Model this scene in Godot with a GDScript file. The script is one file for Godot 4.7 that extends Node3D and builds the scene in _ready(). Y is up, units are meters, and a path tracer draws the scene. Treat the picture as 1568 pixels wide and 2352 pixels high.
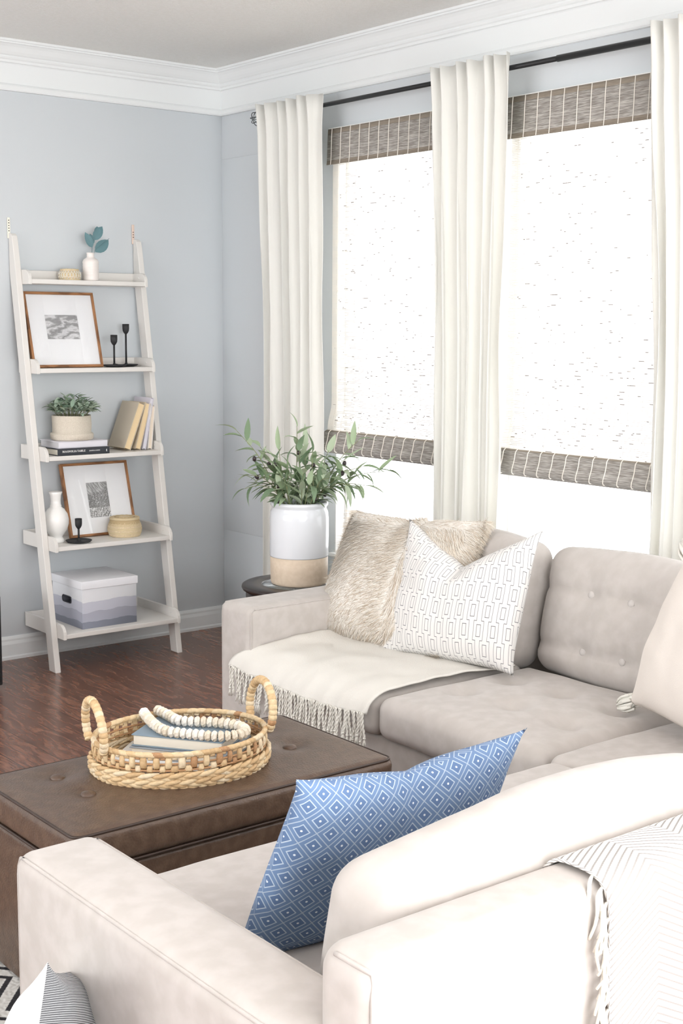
extends Node3D

# ------------------------------------------------------------------ helpers
var rng := RandomNumberGenerator.new()
var M := {}
var taken := {}


func numbered(n: String) -> String:
	if not taken.has(n):
		taken[n] = 0
		return n
	taken[n] += 1
	return "%s_%03d" % [n, taken[n]]


func thing(called: String, label: String, category: String, at: Vector3, group := "", yaw := 0.0) -> Node3D:
	var o := Node3D.new()
	o.name = numbered(called)
	add_child(o, true)
	o.position = at
	o.rotation.y = yaw
	o.set_meta("label", label)
	o.set_meta("category", category)
	if group != "":
		o.set_meta("group", group)
	return o


# a part: its mesh is given about its own origin, xf places that origin in the world
func put(called: String, mesh: Mesh, m: Material, parent: Node3D, xf := Transform3D()) -> MeshInstance3D:
	var o := MeshInstance3D.new()
	o.name = called
	o.mesh = mesh
	o.material_override = m
	parent.add_child(o, true)
	o.global_transform = xf
	return o


func part_at(called: String, mesh: Mesh, m: Material, parent: Node3D, at: Vector3) -> MeshInstance3D:
	return put(called, mesh, m, parent, Transform3D(Basis(), at))


func struct(called: String, mesh: Mesh, m: Material, xf := Transform3D()) -> MeshInstance3D:
	var o := put(called, mesh, m, self, xf)
	o.set_meta("kind", "structure")
	return o


func describe(o: Node3D, label: String, category: String, group := "") -> void:
	o.set_meta("label", label)
	o.set_meta("category", category)
	if group != "":
		o.set_meta("group", group)


func finish(st: SurfaceTool) -> ArrayMesh:
	st.generate_normals()
	return st.commit()


# surface fn(u, v) for u, v in 0..1; its front looks along du x dv
func sheet(nu: int, nv: int, fn: Callable, su := 1.0, sv := 1.0) -> ArrayMesh:
	var st := SurfaceTool.new()
	st.begin(Mesh.PRIMITIVE_TRIANGLES)
	add_sheet(st, nu, nv, fn, su, sv)
	return finish(st)


func add_sheet(st: SurfaceTool, nu: int, nv: int, fn: Callable, su := 1.0, sv := 1.0, flip := false) -> void:
	var pts := PackedVector3Array()
	for j in nv + 1:
		for i in nu + 1:
			pts.append(fn.call(float(i) / nu, float(j) / nv))
	for j in nv:
		for i in nu:
			var ids = [[i, j], [i + 1, j + 1], [i + 1, j], [i, j], [i, j + 1], [i + 1, j + 1]]
			if flip:
				ids = [[i, j], [i + 1, j], [i + 1, j + 1], [i, j], [i + 1, j + 1], [i, j + 1]]
			for q in ids:
				st.set_uv(Vector2(float(q[0]) / nu * su, float(q[1]) / nv * sv))
				st.add_vertex(pts[q[1] * (nu + 1) + q[0]])


# the same surface with a thickness behind it
func slab(nu: int, nv: int, fn: Callable, thick: float, su := 1.0, sv := 1.0) -> ArrayMesh:
	var e := 0.002
	var back := func(u: float, v: float) -> Vector3:
		var u0 := clampf(u - e, 0, 1)
		var u1 := clampf(u + e, 0, 1)
		var v0 := clampf(v - e, 0, 1)
		var v1 := clampf(v + e, 0, 1)
		var a: Vector3 = fn.call(u1, v) - fn.call(u0, v)
		var b: Vector3 = fn.call(u, v1) - fn.call(u, v0)
		var p: Vector3 = fn.call(u, v)
		return p - a.cross(b).normalized() * thick
	var st := SurfaceTool.new()
	st.begin(Mesh.PRIMITIVE_TRIANGLES)
	add_sheet(st, nu, nv, fn, su, sv)
	add_sheet(st, nu, nv, back, su, sv, true)
	var edge := func(k: int, t: float, w: float) -> Vector3:
		var u := t if k < 2 else float(k - 2)
		var v := float(k) if k < 2 else t
		var a: Vector3 = fn.call(u, v)
		var b: Vector3 = back.call(u, v)
		return a.lerp(b, w)
	for k in 4:
		var f := func(u: float, v: float) -> Vector3: return edge.call(k, u, v)
		add_sheet(st, nu if k < 2 else nv, 1, f, su, 0.02, k == 0 or k == 3)
	return finish(st)


func axis_list(h: float, r: float, n: int, m: int) -> PackedFloat32Array:
	var a := PackedFloat32Array()
	for k in m:
		a.append(-h + r - r * tan(PI / 4 * (1.0 - float(k) / m)))
	for k in n + 1:
		a.append(lerpf(-h + r, h - r, float(k) / n))
	for k in m:
		a.append(h - r + r * tan(PI / 4 * float(k + 1) / m))
	return a


# box with rounded edges, optionally bent by fn(point) -> point
func rbox(s: Vector3, r: float, n := Vector3i(1, 1, 1), fn = null, m := 2) -> ArrayMesh:
	var h := s / 2
	r = minf(r, minf(h.x, minf(h.y, h.z)) * 0.98)
	var l = [axis_list(h.x, r, n.x, m), axis_list(h.y, r, n.y, m), axis_list(h.z, r, n.z, m)]
	var inner := h - Vector3(r, r, r)
	var st := SurfaceTool.new()
	st.begin(Mesh.PRIMITIVE_TRIANGLES)
	for axis in 3:
		for side in [-1.0, 1.0]:
			var ua := (axis + 1) % 3
			var va := (axis + 2) % 3
			var lu: PackedFloat32Array = l[ua]
			var lv: PackedFloat32Array = l[va]
			var pts := PackedVector3Array()
			for b in lv:
				for a in lu:
					var p := Vector3()
					p[axis] = side * h[axis]
					p[ua] = a
					p[va] = b
					var c := p.clamp(-inner, inner)
					p = c + (p - c).normalized() * r
					if fn != null:
						p = fn.call(p)
					pts.append(p)
			var w := lu.size()
			for j in lv.size() - 1:
				for i in w - 1:
					var q = [j * w + i, (j + 1) * w + i + 1, j * w + i + 1, j * w + i, (j + 1) * w + i, (j + 1) * w + i + 1]
					if side < 0:
						q = [q[0], q[2], q[1], q[3], q[5], q[4]]
					for k in q:
						st.set_uv(Vector2(lu[k % w] + h[ua], lv[k / w] + h[va]))
						st.add_vertex(pts[k])
	return finish(st)


func lathe(profile: PackedVector2Array, seg := 32, fn = null) -> ArrayMesh:
	var st := SurfaceTool.new()
	st.begin(Mesh.PRIMITIVE_TRIANGLES)
	var n := profile.size() - 1
	for j in n:
		for i in seg:
			var q = [[i, j], [i + 1, j], [i + 1, j + 1], [i, j], [i + 1, j + 1], [i, j + 1]]
			for k in q:
				var a: float = TAU * (k[0] % seg) / seg
				var p := profile[k[1]]
				var v := Vector3(cos(a) * p.x, p.y, sin(a) * p.x)
				if fn != null:
					v = fn.call(v)
				st.set_uv(Vector2(float(k[0]) / seg, float(k[1]) / n))
				st.add_vertex(v)
	return finish(st)


func add_tube(st: SurfaceTool, pts: PackedVector3Array, rad, seg := 6, closed := false) -> void:
	var n := pts.size()
	var rings := []
	var up := Vector3.UP
	var prev := Vector3.ZERO
	for i in n:
		var t: Vector3
		if closed:
			t = (pts[(i + 1) % n] - pts[(i + n - 1) % n]).normalized()
		else:
			t = (pts[mini(i + 1, n - 1)] - pts[maxi(i - 1, 0)]).normalized()
		if i == 0:
			up = Vector3.UP if absf(t.y) < 0.9 else Vector3.RIGHT
			up = (up - t * up.dot(t)).normalized()
		else:
			up = (up - t * up.dot(t)).normalized()
		var side := t.cross(up)
		var r: float = rad[i] if rad is Array or rad is PackedFloat32Array else rad
		var ring := PackedVector3Array()
		for k in seg:
			var a := TAU * k / seg
			ring.append(pts[i] + (up * cos(a) + side * sin(a)) * r)
		rings.append(ring)
	var m := n if closed else n - 1
	for i in m:
		var a: PackedVector3Array = rings[i]
		var b: PackedVector3Array = rings[(i + 1) % n]
		for k in seg:
			var k2 := (k + 1) % seg
			for p in [a[k], b[k2], b[k], a[k], a[k2], b[k2]]:
				st.set_uv(Vector2(0.5, float(i) / m))
				st.add_vertex(p)
	if not closed:
		for e in 2:
			var ring: PackedVector3Array = rings[0 if e == 0 else n - 1]
			var c := pts[0 if e == 0 else n - 1]
			for k in seg:
				var k2 := (k + 1) % seg
				for p in ([c, ring[k2], ring[k]] if e == 0 else [c, ring[k], ring[k2]]):
					st.set_uv(Vector2(0.5, e))
					st.add_vertex(p)


func tube(pts: PackedVector3Array, rad, seg := 6, closed := false) -> ArrayMesh:
	var st := SurfaceTool.new()
	st.begin(Mesh.PRIMITIVE_TRIANGLES)
	add_tube(st, pts, rad, seg, closed)
	return finish(st)


func inset(poly: PackedVector2Array, b: float) -> PackedVector2Array:
	var out := PackedVector2Array()
	var n := poly.size()
	for i in n:
		var a := (poly[i] - poly[(i + n - 1) % n]).normalized()
		var c := (poly[(i + 1) % n] - poly[i]).normalized()
		var na := Vector2(-a.y, a.x)
		var nc := Vector2(-c.y, c.x)
		var k := (na + nc).normalized()
		out.append(poly[i] + k * b / maxf(k.dot(na), 0.3))
	return out


# counter-clockwise polygon in x, y, pulled to a thickness along z, edges chamfered
func prism(poly: PackedVector2Array, depth: float, b := 0.0015) -> ArrayMesh:
	var st := SurfaceTool.new()
	st.begin(Mesh.PRIMITIVE_TRIANGLES)
	st.set_smooth_group(-1)
	var small := inset(poly, b)
	var rings = [[small, depth / 2], [poly, depth / 2 - b], [poly, -depth / 2 + b], [small, -depth / 2]]
	var n := poly.size()
	for k in 3:
		for i in n:
			var j := (i + 1) % n
			var p0 := Vector3(rings[k][0][i].x, rings[k][0][i].y, rings[k][1])
			var p1 := Vector3(rings[k][0][j].x, rings[k][0][j].y, rings[k][1])
			var q0 := Vector3(rings[k + 1][0][i].x, rings[k + 1][0][i].y, rings[k + 1][1])
			var q1 := Vector3(rings[k + 1][0][j].x, rings[k + 1][0][j].y, rings[k + 1][1])
			for p in [p0, p1, q1, p0, q1, q0]:
				st.set_uv(Vector2(p.x, p.y))
				st.add_vertex(p)
	var tri := Geometry2D.triangulate_polygon(small)
	for t in range(0, tri.size(), 3):
		var a := small[tri[t]]
		var c := small[tri[t + 1]]
		var d := small[tri[t + 2]]
		if (c - a).cross(d - a) < 0:
			var s := c
			c = d
			d = s
		for p in [Vector3(a.x, a.y, depth / 2), Vector3(d.x, d.y, depth / 2), Vector3(c.x, c.y, depth / 2), Vector3(a.x, a.y, -depth / 2), Vector3(c.x, c.y, -depth / 2), Vector3(d.x, d.y, -depth / 2)]:
			st.set_uv(Vector2(p.x, p.y))
			st.add_vertex(p)
	return finish(st)


func combine(list: Array) -> ArrayMesh:
	var st := SurfaceTool.new()
	st.begin(Mesh.PRIMITIVE_TRIANGLES)
	for e in list:
		st.append_from(e[0], 0, e[1])
	return st.commit()


func at(x: float, y: float, z: float) -> Transform3D:
	return Transform3D(Basis(), Vector3(x, y, z))


# several boxes, given by two opposite corners each, as one piece of building
func blocks(list: Array, r := 0.002) -> ArrayMesh:
	var parts := []
	for e in list:
		var lo: Vector3 = e[0]
		var hi: Vector3 = e[1]
		parts.append([rbox(hi - lo, r, Vector3i(1, 1, 1), null, 1), Transform3D(Basis(), (lo + hi) / 2)])
	return combine(parts)


# a frame from an origin, a direction to the right and one roughly up
func frame_at(o: Vector3, right: Vector3, up: Vector3) -> Transform3D:
	var x := right.normalized()
	var z := x.cross(up).normalized()
	return Transform3D(Basis(x, z.cross(x), z), o)


func spline(pts: Array, n: int) -> PackedVector3Array:
	var c := Curve3D.new()
	c.bake_interval = 0.004
	for i in pts.size():
		var a: Vector3 = pts[maxi(i - 1, 0)]
		var b: Vector3 = pts[mini(i + 1, pts.size() - 1)]
		var t := (b - a) / 6.0
		c.add_point(pts[i], -t, t)
	var out := PackedVector3Array()
	var len := c.get_baked_length()
	for i in n:
		out.append(c.sample_baked(len * i / (n - 1.0), true))
	return out


func rnd(a: float, b: float) -> float:
	return rng.randf_range(a, b)


# ------------------------------------------------------------------ materials
func mk(c: Color, rough := 0.8, spec := 0.5) -> StandardMaterial3D:
	var m := StandardMaterial3D.new()
	m.albedo_color = c
	m.roughness = rough
	m.metallic_specular = spec
	return m


func rgb(r: int, g: int, b: int) -> Color:
	return Color8(r, g, b)


func picture(w: int, h: int, fn: Callable, alpha := false) -> ImageTexture:
	var im := Image.create(w, h, false, Image.FORMAT_RGBA8 if alpha else Image.FORMAT_RGB8)
	for y in h:
		for x in w:
			im.set_pixel(x, y, fn.call(float(x) / w, float(y) / h))
	return ImageTexture.create_from_image(im)


func noise_tex(seed_: int, freq: float, a: Color, b: Color, size := 512, octaves := 4, lo := 0.25, hi := 0.75) -> NoiseTexture2D:
	var n := FastNoiseLite.new()
	n.seed = seed_
	n.noise_type = FastNoiseLite.TYPE_SIMPLEX_SMOOTH
	n.frequency = freq
	n.fractal_octaves = octaves
	var g := Gradient.new()
	g.offsets = PackedFloat32Array([lo, hi])
	g.colors = PackedColorArray([a, b])
	var t := NoiseTexture2D.new()
	t.width = size
	t.height = size
	t.seamless = true
	t.noise = n
	t.color_ramp = g
	return t


func noise_mat(seed_: int, freq: float, a: Color, b: Color, scale: float, rough: float, world := true) -> StandardMaterial3D:
	var m := mk(Color.WHITE, rough)
	m.albedo_texture = noise_tex(seed_, freq, a, b)
	m.uv1_triplanar = true
	m.uv1_world_triplanar = world
	m.uv1_scale = Vector3(scale, scale, scale)
	return m


func relief(m: StandardMaterial3D, t: Texture2D, centimetres: float) -> StandardMaterial3D:
	m.heightmap_enabled = true
	m.heightmap_texture = t
	m.heightmap_scale = centimetres
	return m


func fast_noise(seed_: int, freq: float, octaves := 3) -> FastNoiseLite:
	var n := FastNoiseLite.new()
	n.seed = seed_
	n.frequency = freq
	n.fractal_octaves = octaves
	n.noise_type = FastNoiseLite.TYPE_SIMPLEX_SMOOTH
	return n


func make_materials() -> void:
	M.wall = mk(rgb(212, 217, 220), 0.9)
	M.trim = mk(rgb(232, 235, 235), 0.5)
	M.ceiling = relief(noise_mat(3, 0.05, rgb(247, 246, 242), rgb(251, 250, 247), 3.0, 0.95), noise_tex(4, 0.12, Color.BLACK, Color.WHITE, 512, 3), 0.15)
	M.ceiling.uv1_scale = Vector3(1.5, 1.5, 1.5)
	M.white_plain = mk(rgb(240, 240, 238), 0.6)
	M.ladder = mk(rgb(226, 223, 218), 0.45)
	M.suede = noise_mat(11, 0.02, rgb(184, 178, 172), rgb(193, 187, 182), 1.6, 0.95)
	M.suede.rim_enabled = true
	M.suede.rim = 0.4
	M.suede.rim_tint = 0.5
	M.suede_button = mk(rgb(196, 191, 187), 0.9)
	M.leather = relief(noise_mat(21, 0.02, rgb(84, 66, 54), rgb(98, 79, 65), 2.2, 0.33), noise_tex(22, 0.11, Color.BLACK, Color.WHITE, 512, 3), 0.04)
	M.leather.uv1_scale = Vector3(2.5, 2.5, 2.5)
	M.leather_trim = mk(rgb(58, 44, 36), 0.45)
	M.black = mk(rgb(34, 35, 37), 0.6)
	M.rod = mk(rgb(24, 26, 28), 0.4)
	M.dark_wood = mk(rgb(40, 30, 28), 0.35)
	M.cotton = mk(rgb(242, 242, 238), 0.95)
	M.cotton.backlight_enabled = true
	M.cotton.backlight = Color(0.7, 0.69, 0.66)
	M.throw = relief(mk(rgb(220, 217, 210), 0.95), noise_tex(31, 0.2, Color.BLACK, Color.WHITE, 256, 2), 0.05)
	M.throw.uv1_triplanar = true
	M.throw.uv1_scale = Vector3(4, 4, 4)
	M.fringe = mk(rgb(242, 240, 232), 0.95)
	M.fringe.backlight_enabled = true
	M.fringe.backlight = Color(0.6, 0.59, 0.56)
	M.ceramic = mk(rgb(244, 243, 240), 0.18)
	M.ceramic_blush = mk(rgb(236, 229, 224), 0.3)
	M.crock_white = mk(rgb(220, 223, 227), 0.12)
	M.crock_beige = noise_mat(41, 0.03, rgb(206, 188, 165), rgb(216, 199, 178), 3.0, 0.5)
	M.glass = mk(Color(0.9, 0.95, 0.95, 0.12), 0.03)
	M.glass.transparency = BaseMaterial3D.TRANSPARENCY_ALPHA
	M.clear = mk(Color(1, 1, 1, 0.06), 0.02)
	M.clear.transparency = BaseMaterial3D.TRANSPARENCY_ALPHA
	M.leaf_blue = mk(rgb(92, 128, 134), 0.6)
	M.leaf_blue.backlight_enabled = true
	M.leaf_blue.backlight = Color(0.15, 0.2, 0.2)
	M.olive = mk(rgb(52, 42, 44), 0.35)
	M.stem = mk(rgb(128, 134, 96), 0.7)
	var greens := [rgb(124, 144, 112), rgb(150, 168, 136), rgb(106, 128, 100), rgb(168, 182, 156)]
	for i in 4:
		var g := mk(greens[i], 0.55)
		g.backlight_enabled = true
		g.backlight = Color(0.25, 0.3, 0.18)
		M["leaf%d" % i] = g
	var sage := [rgb(160, 178, 158), rgb(192, 206, 186), rgb(134, 156, 136)]
	for i in 3:
		var g := mk(sage[i], 0.7)
		g.backlight_enabled = true
		g.backlight = Color(0.15, 0.18, 0.13)
		M["sage%d" % i] = g
	M.pot = relief(noise_mat(51, 0.05, rgb(206, 196, 180), rgb(222, 213, 198), 6.0, 0.9), noise_tex(52, 0.15, Color.BLACK, Color.WHITE, 256, 2), 0.06)
	M.paper = mk(rgb(236, 230, 216), 0.9)
	M.paper_old = mk(rgb(238, 214, 172), 0.9)
	var straws := [rgb(214, 182, 136), rgb(224, 198, 156), rgb(200, 166, 120), rgb(180, 136, 94), rgb(228, 208, 174)]
	for i in 5:
		M["straw%d" % i] = relief(noise_mat(60 + i, 0.02, straws[i].darkened(0.08), straws[i].lightened(0.08), 9.0, 0.75, false), noise_tex(70, 0.1, Color.BLACK, Color.WHITE, 128, 2), 0.04)
	M.sisal = mk(rgb(214, 196, 160), 0.85)
	M.sisal_dark = mk(rgb(186, 164, 126), 0.85)
	M.bead0 = mk(rgb(226, 219, 206), 0.7)
	M.bead1 = mk(rgb(218, 207, 188), 0.7)
	M.bead2 = mk(rgb(232, 227, 218), 0.7)
	# wood: floor and frames
	var n1 := fast_noise(81, 1.0, 4)
	var n2 := fast_noise(82, 1.0, 2)
	M.floor = mk(Color.WHITE, 0.27)
	M.floor.albedo_texture = picture(1024, 1024, func(u: float, v: float) -> Color:
		var row := floorf(v * 8.0)
		var shift := fmod(row * 0.37, 1.0)
		var plank := floorf(fmod(u + shift, 1.0) * 1.0001)
		var tone := n2.get_noise_2d(row * 17.3, plank * 9.1) * 0.35
		var warp := n2.get_noise_2d(u * 5.0, v * 14.0 + row * 7.0) * 0.9
		var g := n2.get_noise_2d(u * 5.0 + row * 31.0, v * 38.0 + warp * 0.8)
		var f := n2.get_noise_2d(u * 13.0 + row * 11.0, v * 120.0 + warp)
		var t := clampf(0.42 + g * 0.30 + f * 0.17 + n1.get_noise_2d(u * 30.0, v * 260.0) * 0.12 + tone * 0.45, 0.0, 1.0)
		var c := rgb(92, 60, 50).lerp(rgb(214, 154, 124), t)
		var e := fmod(v * 8.0, 1.0)
		if e < 0.02 or e > 0.985:
			c = c.darkened(0.35)
		return c)
	M.floor.uv1_triplanar = true
	M.floor.uv1_world_triplanar = true
	M.floor.uv1_scale = Vector3(0.9, 0.9, 0.9)
	M.frame_wood = mk(Color.WHITE, 0.5)
	M.frame_wood.albedo_texture = picture(256, 256, func(u: float, v: float) -> Color:
		var g := n1.get_noise_2d(u * 4.0, v * 50.0 + n2.get_noise_2d(u * 6.0, v * 4.0))
		return rgb(112, 74, 44).lerp(rgb(178, 126, 82), clampf(0.5 + g * 0.8, 0, 1)))
	# woven shade: reeds side by side, a few dark slubs, stitched columns
	var n3 := fast_noise(91, 1.0, 2)
	var rows := 210
	M.shade = mk(Color.WHITE, 0.9)
	M.shade.albedo_texture = picture(512, 1024, func(u: float, v: float) -> Color:
		var row := floorf(v * rows)
		var in_row := fmod(v * rows, 1.0)
		var a := 0.66
		var c := rgb(246, 244, 238)
		var s := n3.get_noise_2d(u * 12.0 + row * 13.7, row * 3.1)
		var lower := smoothstep(0.35, 1.0, v)
		a += 0.1 * lower
		if s > 0.61 - 0.07 * lower and in_row < 0.6:
			a = 0.965
			c = rgb(136, 130, 124)
		elif in_row < 0.35 and n3.get_noise_2d(u * 9.0 + row * 5.1, row * 2.3 + 40.0) > 0.25 - 0.4 * lower:
			a = 0.84 + 0.1 * lower
			c = rgb(188, 183, 177)
		var col := fmod(u * 13.0, 1.0)
		if absf(col - 0.5) < 0.03:
			a = maxf(a, 0.80 + 0.13 * lower)
			c = c.lerp(rgb(196, 190, 184), 0.6)
		if u < 0.055 or u > 0.955:
			a = 0.97 if in_row < 0.5 else 0.7
			c = rgb(222, 216, 208) if in_row < 0.5 else c
		return Color(c.r, c.g, c.b, a), true)
	M.shade.transparency = BaseMaterial3D.TRANSPARENCY_ALPHA
	M.shade.backlight_enabled = true
	M.shade.backlight = Color(0.55, 0.54, 0.52)
	M.reeds = mk(Color.WHITE, 0.85)
	var reed_fn := func(u: float, v: float) -> Color:
		var row := floorf(v * 44.0)
		var in_row := fmod(v * 44.0, 1.0)
		var t := 0.5 + 0.35 * n3.get_noise_2d(row * 7.7, 3.0) + 0.45 * n3.get_noise_2d(u * 14.0 + row * 9.0, row * 4.0)
		var c := rgb(126, 120, 113).lerp(rgb(204, 200, 194), clampf(t, 0, 1))
		if in_row < 0.2:
			c = c.darkened(0.38)
		if v < 0.13 or v > 0.88:
			c = c.lerp(rgb(132, 120, 104), 0.7)
		return c
	M.reeds.albedo_texture = picture(512, 256, reed_fn)
	M.reeds = relief(M.reeds, M.reeds.albedo_texture, 0.1)
	M.cord = mk(rgb(238, 232, 222), 0.9)
	# printed cloths
	var weave := noise_tex(95, 0.25, Color.BLACK, Color.WHITE, 256, 2)
	M.lattice = mk(Color.WHITE, 0.95)
	M.lattice.albedo_texture = picture(256, 512, func(u: float, v: float) -> Color:
		# one tile: two columns of a chain of boxes, half a period apart
		var best := 1.0
		for k in 3:
			var x := absf(u * 2.0 - k)
			var y := absf(fmod(v + 0.5 * (k % 2), 1.0) - 0.5)
			var half := 0.68 if y < 0.25 else 0.32
			best = minf(best, absf(x - half) * 0.031)
			if x > 0.32 and x < 0.68:
				best = minf(best, absf(y - 0.25) * 0.106)
			var d := maxf((x - 0.27) * 0.031, (y - 0.15) * 0.106)
			best = minf(best, absf(d))
		return rgb(120, 120, 122) if best < 0.0009 else rgb(222, 220, 217))
	M.diamond = mk(Color.WHITE, 0.95)
	M.diamond.albedo_texture = picture(256, 256, func(u: float, v: float) -> Color:
		var a := fmod(u + v + 100.0, 1.0) - 0.5
		var b := fmod(u - v + 100.0, 1.0) - 0.5
		var d := maxf(absf(a), absf(b))
		var c := rgb(104, 128, 162)
		if d > 0.476:
			c = rgb(164, 178, 194)
		elif d > 0.245 and d < 0.297:
			c = rgb(176, 190, 204)
		elif a * a + b * b < 0.0035:
			c = rgb(214, 222, 228)
		elif d < 0.245:
			c = rgb(92, 116, 152)
		return c)
	M.cream = relief(mk(rgb(228, 220, 212), 0.95), weave, 0.04)
	M.cream.uv1_triplanar = true
	M.cream.uv1_scale = Vector3(4, 4, 4)
	M.herringbone = mk(Color.WHITE, 0.95)
	M.herringbone.albedo_texture = picture(1024, 1024, func(u: float, v: float) -> Color:
		var k := floorf(u * 10.0)
		var x := fmod(u * 10.0, 1.0)
		var zig := x if fmod(k, 2.0) < 0.5 else 1.0 - x
		var t := fmod(v * 60.0 + zig * 5.0, 1.0)
		return rgb(150, 146, 143) if t < 0.3 else rgb(244, 242, 238))
	M.stripes = mk(Color.WHITE, 0.95)
	M.stripes.albedo_texture = picture(4, 64, func(u: float, v: float) -> Color:
		var t := v
		return rgb(214, 216, 218) if t < 0.36 else rgb(44, 46, 50))
	M.stripes.uv1_scale = Vector3(1, 185, 1)
	M.rug = relief(mk(Color.WHITE, 1.0), weave, 0.2)
	M.rug.albedo_texture = picture(512, 512, func(u: float, v: float) -> Color:
		var k := floorf(u * 6.0)
		var x := fmod(u * 6.0, 1.0)
		var zig := x if fmod(k, 2.0) < 0.5 else 1.0 - x
		var t := fmod(v * 16.0 + zig * 2.2, 1.0)
		return rgb(38, 38, 42) if t < 0.3 else rgb(206, 206, 202))
	var n4 := fast_noise(101, 1.0, 4)
	M.print_agate = mk(Color.WHITE, 0.8)
	M.print_agate.albedo_texture = picture(256, 256, func(u: float, v: float) -> Color:
		var w := n4.get_noise_2d(u * 1.1, v * 1.6) * 0.9 + n4.get_noise_2d(u * 5.0, v * 5.0) * 0.12
		var t := 0.5 + 0.5 * sin((v * 1.6 + u * 0.5 + w) * 9.0)
		var g := lerpf(0.5, 0.84, t) + n4.get_noise_2d(u * 30.0, v * 30.0) * 0.12
		return Color(g, g, g * 1.01))
	M.print_hills = mk(Color.WHITE, 0.8)
	M.print_hills.albedo_texture = picture(256, 320, func(u: float, v: float) -> Color:
		var ridge := 0.36 - u * 0.18 + n4.get_noise_2d(u * 3.0, 0.4) * 0.1
		var g := 0.5 + n4.get_noise_2d((u + v) * 2.0, (v - u) * 14.0) * 0.35
		if v > ridge:
			g = 0.36 + n4.get_noise_2d(u * 16.0, v * 16.0) * 0.45 + n4.get_noise_2d((u - v) * 3.0, (u + v) * 9.0) * 0.3
		if v > 0.72:
			g += 0.2
		g = clampf((g - 0.45) * 1.6 + 0.42, 0.06, 0.92)
		return Color(g, g, g))
	M.ombre = mk(Color.WHITE, 0.7)
	M.ombre.albedo_texture = picture(256, 256, func(u: float, v: float) -> Color:
		var w := n4.get_noise_2d(u * 0.9, floorf(v * 4.0)) * 0.08
		if v + w < 0.36:
			return rgb(238, 240, 244)
		if v + w < 0.62:
			return rgb(208, 210, 222)
		if v + w * 1.3 < 0.84:
			return rgb(182, 184, 198)
		return rgb(142, 146, 160))
	M.fur = mk(Color.WHITE, 0.9)
	M.fur.vertex_color_use_as_albedo = true
	M.fur_skin = mk(rgb(226, 218, 204), 1.0)


# ------------------------------------------------------------------ soft things
# pillow about its own middle: width along x, height along y, front to +z
func pillow_point(w: float, h: float, t: float, u: float, v: float, side: float, chop: float, pinch: float) -> Vector3:
	var a := u * 2 - 1
	var b := v * 2 - 1
	var x := w / 2 * a * (1.0 - pinch * (1.0 - b * b * b * b) * a * a)
	var y := h / 2 * b * (1.0 - pinch * (1.0 - a * a * a * a) * b * b)
	var k := pow(maxf(0.0, (1.0 - pow(absf(a), 2.4)) * (1.0 - pow(absf(b), 2.4))), 0.55)
	var z := t / 2 * k
	if chop > 0.0:
		var c := pow(maxf(0.0, 1.0 - absf(a)), 1.15)
		var top := smoothstep(-0.3, 1.0, b)
		y -= chop * c * top
		z *= 1.0 - 0.3 * exp(-a * a / 0.03) * smoothstep(0.2, 1.0, b)
	return Vector3(x, y, z * side)


func pillow_mesh(w: float, h: float, t: float, chop := 0.0, pinch := 0.07, sides := 3, crumple := 0.004, seed_ := 7) -> ArrayMesh:
	var nz := fast_noise(seed_, 6.0, 2)
	var st := SurfaceTool.new()
	st.begin(Mesh.PRIMITIVE_TRIANGLES)
	var n := 44
	var c := n / 2
	for s in 2:
		if not (sides & (1 << s)):
			continue
		var sd := 1.0 if s == 0 else -1.0
		var pts := []
		for j in n + 1:
			var row := PackedVector3Array()
			for i in n + 1:
				var u := float(i) / n
				var v := float(j) / n
				var p := pillow_point(w, h, t, u, v, sd, chop, pinch)
				var rim := clampf(minf(minf(u, 1 - u), minf(v, 1 - v)) * 8.0, 0, 1)
				p.z += nz.get_noise_3d(p.x, p.y, sd) * crumple * rim * 2.0
				row.append(p)
			pts.append(row)
		# the cloth's own coordinates: lengths measured along the surface from the middle
		var uv := []
		for j in n + 1:
			var row := PackedVector2Array()
			row.resize(n + 1)
			uv.append(row)
		for j in n + 1:
			var run := 0.0
			for way in [1, -1]:
				run = 0.0
				for k in c + 1:
					var i: int = c + way * k
					if k > 0:
						run += pts[j][i].distance_to(pts[j][i - way])
					uv[j][i].x = 0.5 + way * run / w
		for i in n + 1:
			for way in [1, -1]:
				var run := 0.0
				for k in c + 1:
					var j: int = c + way * k
					if k > 0:
						run += pts[j][i].distance_to(pts[j - way][i])
					uv[j][i].y = 0.5 + way * run / h
		for j in n:
			for i in n:
				var ids = [[i, j], [i + 1, j + 1], [i + 1, j], [i, j], [i, j + 1], [i + 1, j + 1]]
				if s == 1:
					ids = [[i, j], [i + 1, j], [i + 1, j + 1], [i, j], [i + 1, j + 1], [i, j + 1]]
				for q in ids:
					st.set_uv(uv[q[1]][q[0]])
					st.add_vertex(pts[q[1]][q[0]])
	return finish(st)


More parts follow.
